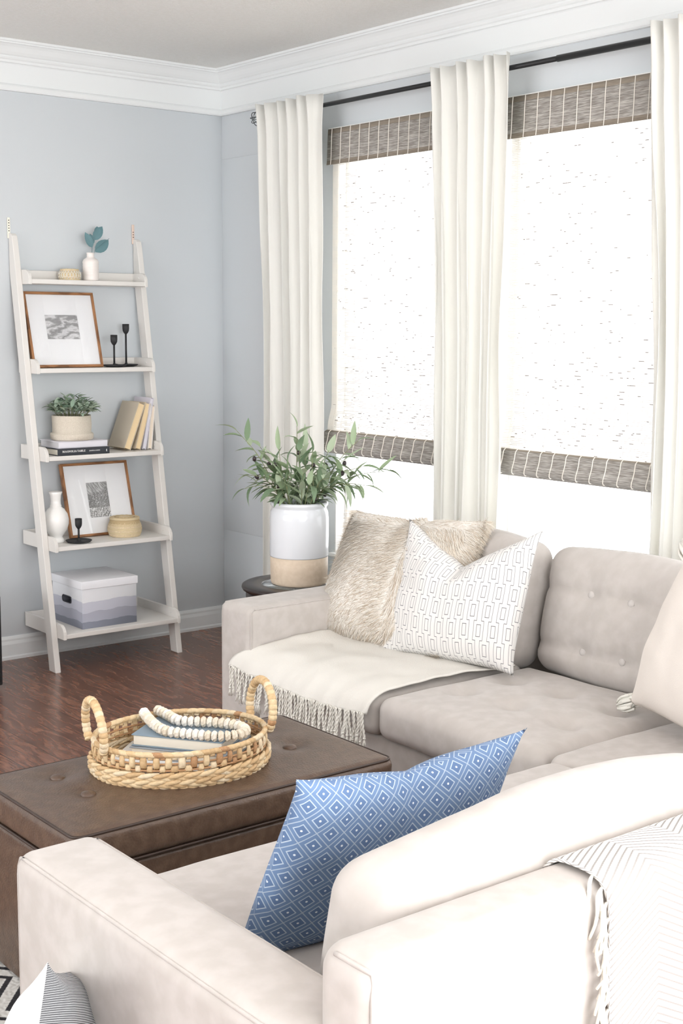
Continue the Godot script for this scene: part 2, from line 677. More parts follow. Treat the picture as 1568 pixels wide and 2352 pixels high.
func cushion_fn(s: Vector3, crown: Vector3, dents: Array, depth: float, lines: Array, seed_: int) -> Callable:
	var h := s / 2
	var nz := fast_noise(seed_, 3.5, 2)
	return func(p: Vector3) -> Vector3:
		var q := p
		var a := p.x / h.x
		var b := p.y / h.y
		var c := p.z / h.z
		q.x += signf(a) * crown.x * absf(a) * (1 - b * b) * (1 - c * c)
		q.y += signf(b) * crown.y * absf(b) * (1 - a * a) * (1 - c * c)
		q.z += signf(c) * crown.z * absf(c) * (1 - b * b) * (1 - a * a)
		var wob := nz.get_noise_3dv(p) * (0.006 if seed_ >= 0 else 0.0)
		q += p.normalized() * wob
		for d in dents:
			var dv: Vector3 = d
			# dents: points on the face with the largest coordinate (w axis in dv length)
			var r2 := (p - dv).length_squared()
			q -= (Vector3(0, 1, 0) if absf(dv.y) >= h.y * 0.98 else Vector3(0, 0, 1)) * depth * exp(-r2 / 0.0018)
		for l in lines:
			# lines: [axis 0 = constant first coordinate, value, face axis]
			var dist: float = absf(p[l[0]] - l[1])
			if p[l[2]] > h[l[2]] * 0.6:
				q[l[2]] -= depth * 0.55 * exp(-dist * dist / 0.0002)
		return q


func fur_strand(len: float, r: float) -> ArrayMesh:
	var st := SurfaceTool.new()
	st.begin(Mesh.PRIMITIVE_TRIANGLES)
	var pts := []
	for i in 4:
		var t := i / 3.0
		pts.append(Vector3(0, len * (t - 0.25 * t * t), len * 0.35 * t * t))
	for i in 3:
		var w0 := r * (1.0 - i / 3.0 * 0.75)
		var w1 := r * (1.0 - (i + 1) / 3.0 * 0.9)
		var a: Vector3 = pts[i]
		var b: Vector3 = pts[i + 1]
		var c0 := Color(1, 1, 1).lerp(Color(0.86, 0.8, 0.72), i / 3.0)
		var c1 := Color(1, 1, 1).lerp(Color(0.86, 0.8, 0.72), (i + 1) / 3.0)
		var rows = [[a + Vector3(-w0, 0, 0), c0], [b + Vector3(w1, 0, 0), c1], [a + Vector3(w0, 0, 0), c0], [a + Vector3(-w0, 0, 0), c0], [b + Vector3(-w1, 0, 0), c1], [b + Vector3(w1, 0, 0), c1]]
		for q in rows:
			st.set_color(q[1])
			st.add_vertex(q[0])
	return finish(st)


func leaf_mesh(len: float, wid: float, curl: float, tip := 0.5) -> ArrayMesh:
	return sheet(2, 6, func(u: float, v: float) -> Vector3:
		var w := wid * pow(sin(PI * clampf(pow(v, tip), 0.0, 1.0)), 0.8) * 0.5
		var x := (u * 2 - 1) * w
		return Vector3(x, v * len - curl * curl * len * v * v * 0.4, -curl * len * v * v + absf(u * 2 - 1) * w * 0.35))


# ------------------------------------------------------------------ the scene
func _ready() -> void:
	rng.seed = 20240611
	# camera
	var cam := Camera3D.new()
	cam.name = "camera"
	add_child(cam)
	cam.position = Vector3(5.6898, 1.5265, 3.7779)
	cam.basis = Basis(Vector3.UP, 0.8969807) * Basis(Vector3.RIGHT, -0.1366205) * Basis(Vector3.BACK, 0.006730)
	cam.fov = 41.4706
	cam.near = 0.05
	cam.far = 60
	cam.current = true
	# bright overcast sky outside the windows
	var we := WorldEnvironment.new()
	we.name = "surroundings"
	var env := Environment.new()
	env.background_mode = Environment.BG_COLOR
	env.background_color = Color(0.985, 0.99, 1.0)
	env.background_energy_multiplier = 4.4
	env.tonemap_mode = Environment.TONE_MAPPER_LINEAR
	env.tonemap_exposure = 1.01
	env.sdfgi_enabled = true
	env.ssao_enabled = true
	env.ssil_enabled = true
	we.environment = env
	add_child(we)
	# daylight of the openings that stand outside the picture
	area_light("daylight_patio_door", Vector3(7.15, 1.36, 2.9), Vector3(-1, 0.1, 0.0), Vector2(3.2, 1.75), 13.0)
	area_light("daylight_rear_window", Vector3(2.3, 1.5, 6.45), Vector3(0, 0.5, -1), Vector2(3.4, 1.5), 5.6)
	make_materials()
	build_room()
	build_windows()
	build_sofa()
	build_ottoman()
	build_ladder()
	build_curtains()
	build_side_table()
	build_pillows()
	build_throws()
	build_tray()
	build_shelf_things()
	build_rest()


func area_light(called: String, where: Vector3, towards: Vector3, size: Vector2, energy: float) -> void:
	var l := AreaLight3D.new()
	l.name = called
	l.area_size = size
	l.light_energy = energy
	l.light_color = Color(1.0, 1.0, 1.0)
	l.shadow_enabled = true
	l.area_range = 12.0
	add_child(l)
	l.look_at_from_position(where, where + towards, Vector3.UP)


const RX := 7.2      # wall opposite the ladder
const RZ := 6.5      # wall behind the photographer
const H := 2.74


func build_room() -> void:
	struct("floor", blocks([[Vector3(-0.15, -0.1, -0.15), Vector3(RX + 0.15, 0, RZ + 0.15)]]), M.floor)
	struct("ceiling", blocks([[Vector3(-0.15, H, -0.15), Vector3(RX + 0.15, H + 0.12, RZ + 0.15)]]), M.ceiling)
	struct("wall_left", blocks([[Vector3(-0.15, 0, -0.15), Vector3(0, H, RZ + 0.15)]]), M.wall)
	struct("wall_window", wall_with_holes([[0.915, 1.765], [1.945, 2.86], [3.2, 4.0], [4.5, 6.4]], 0.5, 2.33), M.wall)
	# wall on the right with the patio door, and the rear wall with its window
	struct("wall_right", blocks([[Vector3(RX, 0, -0.15), Vector3(RX + 0.15, H, 1.25)], [Vector3(RX, 0, 4.55), Vector3(RX + 0.15, H, RZ + 0.15)], [Vector3(RX, 2.3, 1.25), Vector3(RX + 0.15, H, 4.55)]]), M.wall)
	struct("wall_rear", blocks([[Vector3(0, 0, RZ), Vector3(0.5, H, RZ + 0.15)], [Vector3(4.1, 0, RZ), Vector3(RX, H, RZ + 0.15)], [Vector3(0.5, 0, RZ), Vector3(4.1, 0.7, RZ + 0.15)], [Vector3(0.5, 2.3, RZ), Vector3(4.1, H, RZ + 0.15)]]), M.wall)
	# crown moulding: profile (distance from the wall, height), swept along both walls
	var crown := PackedVector2Array([Vector2(0.0, 2.535), Vector2(0.016, 2.535), Vector2(0.020, 2.541), Vector2(0.020, 2.556), Vector2(0.016, 2.563), Vector2(0.011, 2.566), Vector2(0.011, 2.648), Vector2(0.014, 2.652), Vector2(0.022, 2.654), Vector2(0.024, 2.664), Vector2(0.03, 2.668), Vector2(0.034, 2.674), Vector2(0.033, 2.680), Vector2(0.04, 2.684), Vector2(0.05, 2.694), Vector2(0.064, 2.712), Vector2(0.074, 2.721), Vector2(0.082, 2.724), Vector2(0.083, 2.729), Vector2(0.09, 2.731), Vector2(0.092, 2.74)])
	struct("trim_1", moulding(crown, true, RZ), M.trim)
	struct("trim_2", moulding(crown, false, RX), M.trim)
	var base := PackedVector2Array([Vector2(0.0, 0.0), Vector2(0.018, 0.0), Vector2(0.018, 0.012), Vector2(0.013, 0.018), Vector2(0.013, 0.07), Vector2(0.011, 0.078), Vector2(0.009, 0.085), Vector2(0.009, 0.094), Vector2(0.006, 0.102), Vector2(0.004, 0.106), Vector2(0.0, 0.107)])
	struct("baseboard_left", moulding(base, true, RZ), M.trim)
	struct("baseboard_window", moulding(base, false, RX), M.trim)


# a profile run along the wall x = 0 (along_z) or z = 0, mitred in the corner
func moulding(profile: PackedVector2Array, along_z: bool, length: float) -> ArrayMesh:
	var st := SurfaceTool.new()
	st.begin(Mesh.PRIMITIVE_TRIANGLES)
	st.set_smooth_group(-1)
	for i in profile.size() - 1:
		var a := profile[i]
		var b := profile[i + 1]
		var q: Array
		if along_z:
			q = [Vector3(a.x, a.y, a.x), Vector3(a.x, a.y, length), Vector3(b.x, b.y, length), Vector3(b.x, b.y, b.x)]
		else:
			q = [Vector3(a.x, a.y, a.x), Vector3(b.x, b.y, b.x), Vector3(length, b.y, b.x), Vector3(length, a.y, a.x)]
		for k in [0, 1, 2, 0, 2, 3]:
			st.add_vertex(q[k])
	return finish(st)


func wall_with_holes(holes: Array, lo: float, hi: float) -> ArrayMesh:
	var list := [[Vector3(0, 0, -0.15), Vector3(RX, lo, 0)], [Vector3(0, hi, -0.15), Vector3(RX, H, 0)]]
	var x := 0.0
	for h in holes:
		list.append([Vector3(x, lo, -0.15), Vector3(h[0], hi, 0)])
		x = h[1]
	list.append([Vector3(x, lo, -0.15), Vector3(RX, hi, 0)])
	return blocks(list, 0.001)


func build_windows() -> void:
	var n := 1
	for h in [[0.915, 1.765], [1.945, 2.86], [3.2, 4.0], [4.5, 6.4]]:
		var x0: float = h[0]
		var x1: float = h[1]
		var w := struct("window_%d" % n, blocks([
			[Vector3(x0, 0.5, -0.13), Vector3(x0 + 0.02, 2.33, -0.05)], [Vector3(x1 - 0.02, 0.5, -0.13), Vector3(x1, 2.33, -0.05)],
			[Vector3(x0, 0.5, -0.13), Vector3(x1, 0.54, -0.05)], [Vector3(x0, 2.29, -0.13), Vector3(x1, 2.33, -0.05)],
			[Vector3(x0, 0.5, -0.06), Vector3(x0 + 0.006, 2.33, 0.003)], [Vector3(x1 - 0.006, 0.5, -0.06), Vector3(x1, 2.33, 0.003)]], 0.002), M.white_plain)
		put("window_sill", blocks([[Vector3(x0 - 0.02, 0.485, -0.06), Vector3(x1 + 0.02, 0.505, 0.025)]], 0.004), M.white_plain, w)
		put("pane", blocks([[Vector3(x0 + 0.018, 0.53, -0.094), Vector3(x1 - 0.018, 2.30, -0.09)]], 0.001), M.clear, w)
		n += 1
	shade("the first window, right of the corner curtain", 0.92, 1.74)
	shade("the second window, right of the middle curtain", 2.005, 2.83)


# woven shade hung before a window: short valance, long panel, folded end
func shade(where: String, x0: float, x1: float) -> void:
	var w := x1 - x0
	var t := thing("woven_shade", "brown woven reed roman shade glowing white over " + where, "window shade", Vector3((x0 + x1) / 2, 0.97, 0.03))
	var along := func(profile: Array, n: int, thick: float) -> ArrayMesh:
		var line := spline(profile, n + 1)
		var st := SurfaceTool.new()
		st.begin(Mesh.PRIMITIVE_TRIANGLES)
		return slab(6, n, func(u: float, v: float) -> Vector3:
			var k := v * n
			var i := mini(int(k), n - 1)
			return Vector3((0.5 - u) * w, 0, 0) + line[i].lerp(line[i + 1], k - i), thick)
	var cx := (x0 + x1) / 2
	put("headrail", rbox(Vector3(w + 0.004, 0.03, 0.03), 0.003), M.white_plain, t, at(cx, 2.362, 0.04))
	put("panel", sheet(4, 60, func(u: float, v: float) -> Vector3:
		var z := 0.034 + 0.022 * smoothstep(0.9, 0.985, v)
		return Vector3((u - 0.5) * (w - 0.01), 2.345 - v * 1.285, z)), M.shade, t, at(cx, 0, 0))
	# valance with a softly rolled lower edge
	var vp := [Vector3(0, 2.372, 0.058), Vector3(0, 2.33, 0.061), Vector3(0, 2.28, 0.062), Vector3(0, 2.235, 0.064), Vector3(0, 2.221, 0.066)]
	var va := put("valance", along.call(vp, 12, 0.004), M.reeds, t, at(cx, 0, 0))
	# folded end hanging below the panel
	var fp := [Vector3(0, 1.068, 0.05), Vector3(0, 1.058, 0.072), Vector3(0, 1.03, 0.083), Vector3(0, 1.0, 0.09), Vector3(0, 0.982, 0.088), Vector3(0, 0.974, 0.074), Vector3(0, 0.98, 0.055)]
	var fo := put("folded_end", along.call(fp, 24, 0.004), M.reeds, t, at(cx, 0, 0))
	var under := [Vector3(0, 0.99, 0.075), Vector3(0, 0.968, 0.066), Vector3(0, 0.965, 0.045), Vector3(0, 0.985, 0.036)]
	put("folded_end", along.call(under, 12, 0.004), M.reeds, t, at(cx, 0, 0))
	var nc := 13
	for i in nc:
		var x := x0 + 0.03 + (w - 0.06) * i / (nc - 1.0)
		var a := PackedVector3Array()
		for p in spline(vp, 8):
			a.append(p + Vector3(0, 0, 0.0015))
		put("cord", tube(a, 0.0018, 5), M.cord, va, at(x, 0, 0))
		var b := PackedVector3Array()
		var line := spline(fp, 16)
		for k in line.size():
			b.append(line[k] + Vector3(0.012 * sin(k * 0.25), 0.0 if k < 11 else -0.0015, 0.0015))
		put("cord", tube(b, 0.002, 5), M.cord, fo, at(x, 0, 0))


func build_curtains() -> void:
	var t := thing("curtain_rod", "black metal curtain rod with a wire cage finial above the windows", "curtain rod", Vector3(0.5, 2.468, 0.1))
	put("pole", tube(PackedVector3Array([Vector3(0.5, 2.468, 0.1), Vector3(2.31, 2.468, 0.1)]), 0.0095, 14), M.rod, t)
	put("pole", tube(PackedVector3Array([Vector3(2.29, 2.468, 0.1), Vector3(5.2, 2.468, 0.1)]), 0.0122, 14), M.rod, t)
	var f := put("finial", lathe(PackedVector2Array([Vector2(0, 0.012), Vector2(0.012, 0.012), Vector2(0.019, 0.006), Vector2(0.02, 0.0), Vector2(0.016, -0.008), Vector2(0.01, -0.02), Vector2(0, -0.02)]), 20), M.rod, t, Transform3D(Basis(Vector3.BACK, PI / 2), Vector3(0.483, 2.468, 0.1)))
	put("crystal", lathe(PackedVector2Array([Vector2(0, -0.022), Vector2(0.013, -0.018), Vector2(0.021, -0.006), Vector2(0.021, 0.006), Vector2(0.013, 0.018), Vector2(0, 0.022)]), 8), M.glass, f, at(0.447, 2.468, 0.1))
	for k in 8:
		var a := TAU * k / 8
		var pts := PackedVector3Array()
		for i in 11:
			var b := PI * i / 10
			pts.append(Vector3(-cos(b) * 0.033, sin(b) * cos(a) * 0.033, sin(b) * sin(a) * 0.033))
		put("wire", tube(pts, 0.0018, 5), M.rod, f, at(0.447, 2.468, 0.1))
	put("bracket", blocks([[Vector3(0.56, 2.455, 0.0), Vector3(0.575, 2.475, 0.1)], [Vector3(0.55, 2.43, 0.0), Vector3(0.585, 2.5, 0.006)]]), M.rod, t)
	curtain("white cotton curtain panel nearest the room corner, left of the first window", 0.505, 0.968, 0.545, 0.99, 6, 3)
	curtain("white cotton curtain panel hanging between the two shaded windows", 1.675, 2.098, 1.72, 2.085, 6, 5)
	curtain("white cotton curtain panel at the far end, right of the second window", 2.728, 3.2, 2.8, 3.2, 8, 9)


func curtain(label: String, a0: float, a1: float, b0: float, b1: float, folds: int, seed_: int) -> void:
	var o := put(numbered("curtain"), slab(160, 36, curtain_fn(a0, a1, b0, b1, folds, seed_), 0.0025), M.cotton, self)
	describe(o, label, "curtain", "white curtain panels along the window wall")


func curtain_fn(a0: float, a1: float, b0: float, b1: float, folds: int, seed_: int) -> Callable:
	var nz := fast_noise(seed_, 1.0, 2)
	return func(u: float, v: float) -> Vector3:
		var y := lerpf(2.512 + nz.get_noise_1d(u * 9.0) * 0.006, 0.03, v)
		var k := smoothstep(0.0, 0.35, v)
		var x := lerpf(lerpf(a0, a1, u), lerpf(b0, b1, u), smoothstep(0.0, 0.5, v))
		var uu := u + nz.get_noise_2d(u * 3.0, 1.5) * 0.06 + nz.get_noise_2d(u * 4.0, v * 1.6 + 7.0) * 0.035 * k
		var ph := uu * folds * TAU
		var s := sin(ph)
		# sharp pleats at the heading, rounder folds further down
		var pleat := pow(absf(s), 0.6) * signf(s)
		var fold := s * 0.8 + 0.35 * sin(ph * 0.5 + seed_)
		var z := 0.142 + lerpf(0.014 * pleat, 0.022 * fold, k) + 0.012 * smoothstep(0.05, 0.0, v) * pleat
		x += cos(ph) * lerpf(0.006, 0.012, k)
		return Vector3(x, y, z)


# ------------------------------------------------------------------ sofa
func build_sofa() -> void:
	var t := thing("sectional_sofa", "large light beige suede L-shaped sectional sofa with tufted cushions and button backs", "sofa", Vector3(3.3, 0, 1.5))
	# frames
	var base_far := rbox(Vector3(2.25, 0.27, 0.9), 0.02, Vector3i(6, 2, 4))
	put("base", base_far, M.suede, t, at(3.29, 0.215, 0.86))
	put("base", rbox(Vector3(0.86, 0.27, 1.36), 0.02, Vector3i(4, 2, 6)), M.suede, t, at(3.95, 0.215, 1.97))
	for p in [Vector3(2.05, 0.04, 1.25), Vector3(2.05, 0.04, 0.42), Vector3(4.42, 0.04, 0.42), Vector3(3.65, 0.04, 2.74), Vector3(4.42, 0.04, 2.72)]:
		put("foot", lathe(PackedVector2Array([Vector2(0, -0.04), Vector2(0.018, -0.04), Vector2(0.026, 0.04), Vector2(0, 0.04)]), 16), M.dark_wood, t, Transform3D(Basis(), p))
	sofa_arm(t, Vector3(1.985, 0.08, 0.36), Vector3(2.167, 0.622, 1.338))
	sofa_arm(t, Vector3(3.583, 0.08, 2.662), Vector3(4.42, 0.622, 2.822))
	# back frames, leaning out a little towards the top
	var lean_far := func(p: Vector3) -> Vector3:
		return Vector3(p.x, p.y, p.z - 0.03 * smoothstep(-0.1, 0.35, p.y))
	put("back_frame", rbox(Vector3(2.49, 0.66, 0.15), 0.035, Vector3i(10, 8, 2), lean_far, 4), M.suede, t, at(3.23, 0.41, 0.43))
	var lean_near := func(p: Vector3) -> Vector3:
		return Vector3(p.x + (-0.02 if p.x < 0 else 0.0) * smoothstep(0.0, -0.35, p.y), p.y, p.z)
	put("back_frame", rbox(Vector3(0.125, 0.66, 2.41), 0.04, Vector3i(2, 8, 16), lean_near, 4), M.suede, t, at(4.425, 0.408, 1.56))
	put("piping", tube(spline([Vector3(4.4765, 0.1, 2.754), Vector3(4.4765, 0.5, 2.754), Vector3(4.4765, 0.67, 2.754), Vector3(4.475, 0.70, 2.7525), Vector3(4.4706, 0.7211, 2.7481), Vector3(4.46, 0.7262, 2.7525), Vector3(4.44, 0.7268, 2.7536), Vector3(4.40, 0.7268, 2.7536)], 60), 0.0035, 6), M.suede, t)
	# seat cushions
	seat(t, Vector3(2.485, 0.41, 1.03), Vector3(0.632, 0.125, 0.63), [], 1)
	var d := []
	for i in 3:
		for j in 2:
			d.append(Vector3(-0.2 + i * 0.2, 0.0625, -0.12 + j * 0.2))
	seat(t, Vector3(3.125, 0.41, 1.03), Vector3(0.64, 0.125, 0.63), d, 2)
	seat(t, Vector3(3.8, 0.41, 1.03), Vector3(0.68, 0.125, 0.63), [], 3)
	seat(t, Vector3(3.83, 0.41, 1.672), Vector3(0.67, 0.128, 0.645), [], 4)
	var d2 := []
	for i in 2:
		for j in 2:
			d2.append(Vector3(-0.16 + i * 0.2, 0.0625, -0.1 + j * 0.2))
	seat(t, Vector3(3.83, 0.41, 2.32), Vector3(0.67, 0.128, 0.64), d2, 5)
	# back cushions: middle of the foot of the front face, yaw, width
	back(t, Vector3(2.48, 0.475, 0.815), 0.0, 0.64, 0.40, false, 6)
	back(t, Vector3(3.15, 0.475, 0.735), 0.0, 0.66, 0.385, true, 7)
	back(t, Vector3(3.76, 0.475, 0.75), 0.0, 0.54, 0.37, false, 8)
	back(t, Vector3(4.14, 0.475, 1.33), -PI / 2, 0.84, 0.30, false, 9, 0.07)
	back(t, Vector3(4.15, 0.475, 2.195), -PI / 2, 0.87, 0.298, false, 10, 0.078)


func sofa_arm(t: Node3D, lo: Vector3, hi: Vector3) -> void:
	var s := hi - lo
	put("arm", rbox(s, 0.03, Vector3i(4, 4, 6), cushion_fn(s, Vector3(0.004, 0.006, 0.003), [], 0, [], -1), 4), M.suede, t, Transform3D(Basis(), (lo + hi) / 2))
	# welt cords run along both long edges of the top, round the corner and down the front
	var e := 0.0083
	var q := 0.012
	for k in 2:
		var way := 1.0 if k == 0 else -1.0
		var pts: Array
		var y := hi.y - e
		if s.z > s.x:
			var x := (lo.x if k == 0 else hi.x) + way * e
			var xc := (lo.x if k == 0 else hi.x) + way * q
			pts = [Vector3(x, y, lo.z + 0.05), Vector3(x, y, hi.z - 0.09), Vector3(x, y, hi.z - 0.045), Vector3(x + way * 0.001, y - 0.001, hi.z - 0.026), Vector3(xc, hi.y - q, hi.z - q), Vector3(x + way * 0.001, hi.y - 0.026, hi.z - e - 0.001), Vector3(x, hi.y - 0.045, hi.z - e), Vector3(x, hi.y - 0.09, hi.z - e), Vector3(x, lo.y + 0.05, hi.z - e)]
		else:
			var z := (lo.z if k == 0 else hi.z) + way * e
			var zc := (lo.z if k == 0 else hi.z) + way * q
			pts = [Vector3(hi.x - 0.05, y, z), Vector3(lo.x + 0.09, y, z), Vector3(lo.x + 0.045, y, z), Vector3(lo.x + 0.026, y - 0.001, z + way * 0.001), Vector3(lo.x + q, hi.y - q, zc), Vector3(lo.x + e + 0.001, hi.y - 0.026, z + way * 0.001), Vector3(lo.x + e, hi.y - 0.045, z), Vector3(lo.x + e, hi.y - 0.09, z), Vector3(lo.x + e, lo.y + 0.05, z)]
		put("piping", tube(spline(pts, 90), 0.0034, 6), M.suede, t)


func seat(t: Node3D, c: Vector3, s: Vector3, dents: Array, seed_: int) -> void:
	put("seat_cushion", rbox(s, 0.038, Vector3i(26, 4, 26), cushion_fn(s, Vector3(0.008, 0.016, 0.012), dents, 0.032, [], seed_), 4), M.suede, t, Transform3D(Basis(), c))


# back cushion leaning back by 12 degrees, with four buttons in its front if tufted
func back(t: Node3D, foot: Vector3, yaw: float, w: float, h: float, tufted: bool, seed_: int, crown := 0.022) -> void:
	var s := Vector3(w, h, 0.17)
	var dents := []
	var lines := []
	if tufted:
		for i in 2:
			for j in 2:
				dents.append(Vector3(-0.125 + i * 0.155, -0.11 + j * 0.175, 0.085))
		lines = [[1, -0.11, 2], [1, 0.065, 2]]
	var b := Basis(Vector3.UP, yaw) * Basis(Vector3.RIGHT, -0.21)
	var xf := Transform3D(b, foot + b * Vector3(0, h / 2, -0.085))
	var fn := cushion_fn(s, Vector3(0.008, crown, 0.03), dents, 0.016, lines, seed_)
	var c := put("back_cushion", rbox(s, 0.055, Vector3i(28, 18, 5), fn, 4), M.suede, t, xf)
	for d in dents:
		var p: Vector3 = fn.call(d)
		put("button", lathe(PackedVector2Array([Vector2(0, -0.002), Vector2(0.011, -0.002), Vector2(0.0125, 0.002), Vector2(0.011, 0.006), Vector2(0.006, 0.0085), Vector2(0, 0.009)]), 16), M.suede_button, c, xf * Transform3D(Basis(Vector3.RIGHT, PI / 2), p))


# ------------------------------------------------------------------ ottoman
func build_ottoman() -> void:
	var t := thing("ottoman", "dark brown leather storage ottoman with a buttoned lid", "ottoman", Vector3(2.965, 0, 2.067))
	var wr := fast_noise(33, 1.0, 2)
	var s := Vector3(0.49, 0.085, 0.895)
	var spots := []
	for x in [2.83, 2.983]:
		for z in [2.358, 2.07, 1.782]:
			spots.append(Vector3(x - 2.965, 0.0425, z - 2.067))
	var soft := cushion_fn(s, Vector3(0.003, 0.012, 0.003), spots, 0.012, [], -1)
	var lid := rbox(s, 0.022, Vector3i(24, 6, 40), func(p: Vector3) -> Vector3:
		var q: Vector3 = soft.call(p)
		# slanting creases in the pulled leather of the side
		if p.x > s.x * 0.49:
			q.x += 0.006 * pow(absf(wr.get_noise_2d((p.z + p.y * 2.2) * 9.0, 2.0)), 1.0) * (1.0 - pow(absf(p.y / 0.0425), 4.0))
		return q, 3)
	put("lid", lid, M.leather, t, at(2.965, 0.4125, 2.067))
	put("body", rbox(Vector3(0.472, 0.352, 0.878), 0.012, Vector3i(8, 8, 8), null, 2), M.leather, t, at(2.962, 0.188, 2.067))
	for y in [0.4492, 0.371]:
		var pts := PackedVector3Array()
		var hx := 0.2405 if y > 0.4 else 0.241
		var hz := 0.443 if y > 0.4 else 0.4435
		var r := 0.024
		var centre := [Vector2(1, 1), Vector2(-1, 1), Vector2(-1, -1), Vector2(1, -1)]
		for k in 4:
			for i in 7:
				var a := PI / 2 * (k + i / 6.0)
				pts.append(Vector3(2.965 + centre[k].x * (hx - r) + cos(a) * r, y, 2.067 + centre[k].y * (hz - r) + sin(a) * r))
		put("piping", tube(pts, 0.0036, 6, true), M.leather_trim, t)
	for p in spots:
		var q: Vector3 = soft.call(p)
		put("button", lathe(PackedVector2Array([Vector2(0, -0.003), Vector2(0.0175, -0.003), Vector2(0.0185, 0.003), Vector2(0.016, 0.007), Vector2(0.008, 0.0095), Vector2(0, 0.01)]), 20), M.leather, t, Transform3D(Basis(), q + Vector3(2.965, 0.4125, 2.067)))


# ------------------------------------------------------------------ ladder shelf
const UNDER := [1.70, 1.309, 0.925, 0.532, 0.15]
const FRONT := [0.137, 0.197, 0.263, 0.334, 0.396]


func build_ladder() -> void:
	var t := thing("ladder_shelf", "off-white wooden leaning ladder shelf with five tray shelves", "shelf", Vector3(0.2, 0, 0.805))
	var rail := PackedVector2Array([Vector2(0.304, 0), Vector2(0.364, 0), Vector2(0.058, 1.80), Vector2(0.042, 1.885), Vector2(0.034, 1.912), Vector2(0.022, 1.922), Vector2(0.004, 1.924), Vector2(0.004, 1.755)])
	for z in [0.4915, 1.119]:
		put("rail", prism(rail, 0.0275, 0.002), M.ladder, t, at(0, 0, z))
	for i in 5:
		var x1: float = FRONT[i]
		var y: float = UNDER[i]
		var d := x1 - 0.013
		var board := put("shelf_board", rbox(Vector3(d - 0.004, 0.02, 0.576), 0.002), M.ladder, t, at(0.013 + d / 2, y + 0.013, 0.8052))
		var side := PackedVector2Array([Vector2(0.013, y), Vector2(x1, y), Vector2(x1, y + 0.012)])
		for k in 6:
			var a := PI / 2 * k / 5
			side.append(Vector2(x1 - 0.042 + 0.042 * cos(a), y + 0.022 + 0.042 * sin(a)))
		side.append(Vector2(0.013, y + 0.064))
		for z in [0.5135, 1.097]:
			put("side_panel", prism(side, 0.0155, 0.0015), M.ladder, board, at(0, 0, z))
		put("back_panel", rbox(Vector3(0.012, 0.062, 0.57), 0.002), M.ladder, board, at(0.0195, y + 0.033, 0.8052))
		for z in [0.523, 1.0875]:
			put("screw_cap", lathe(PackedVector2Array([Vector2(0, -0.001), Vector2(0.004, -0.001), Vector2(0.004, 0.001), Vector2(0, 0.0015)]), 10), M.ladder, board, Transform3D(Basis(Vector3.RIGHT, PI / 2 if z < 0.8 else -PI / 2), Vector3(x1 - 0.06, y + 0.042, z - (0.002 if z < 0.8 else -0.002))))
	var strap_mats := [mk(rgb(226, 204, 190), 0.6), mk(rgb(244, 240, 224), 0.6)]
	for k in 2:
		var z: float = [0.5045, 1.131][k]
		var b := put("wall_strap", rbox(Vector3(0.004, 0.09, 0.013), 0.0015), strap_mats[k], t, at(0.004, 1.947, z))
		for j in (3 if k == 0 else 5):
			put("screw_hole", lathe(PackedVector2Array([Vector2(0, 0), Vector2(0.0026, 0), Vector2(0.002, 0.0006), Vector2(0, 0.0006)]), 8), M.black, b, Transform3D(Basis(Vector3.BACK, -PI / 2), Vector3(0.0061, 1.934 + j * 0.0115, z)))


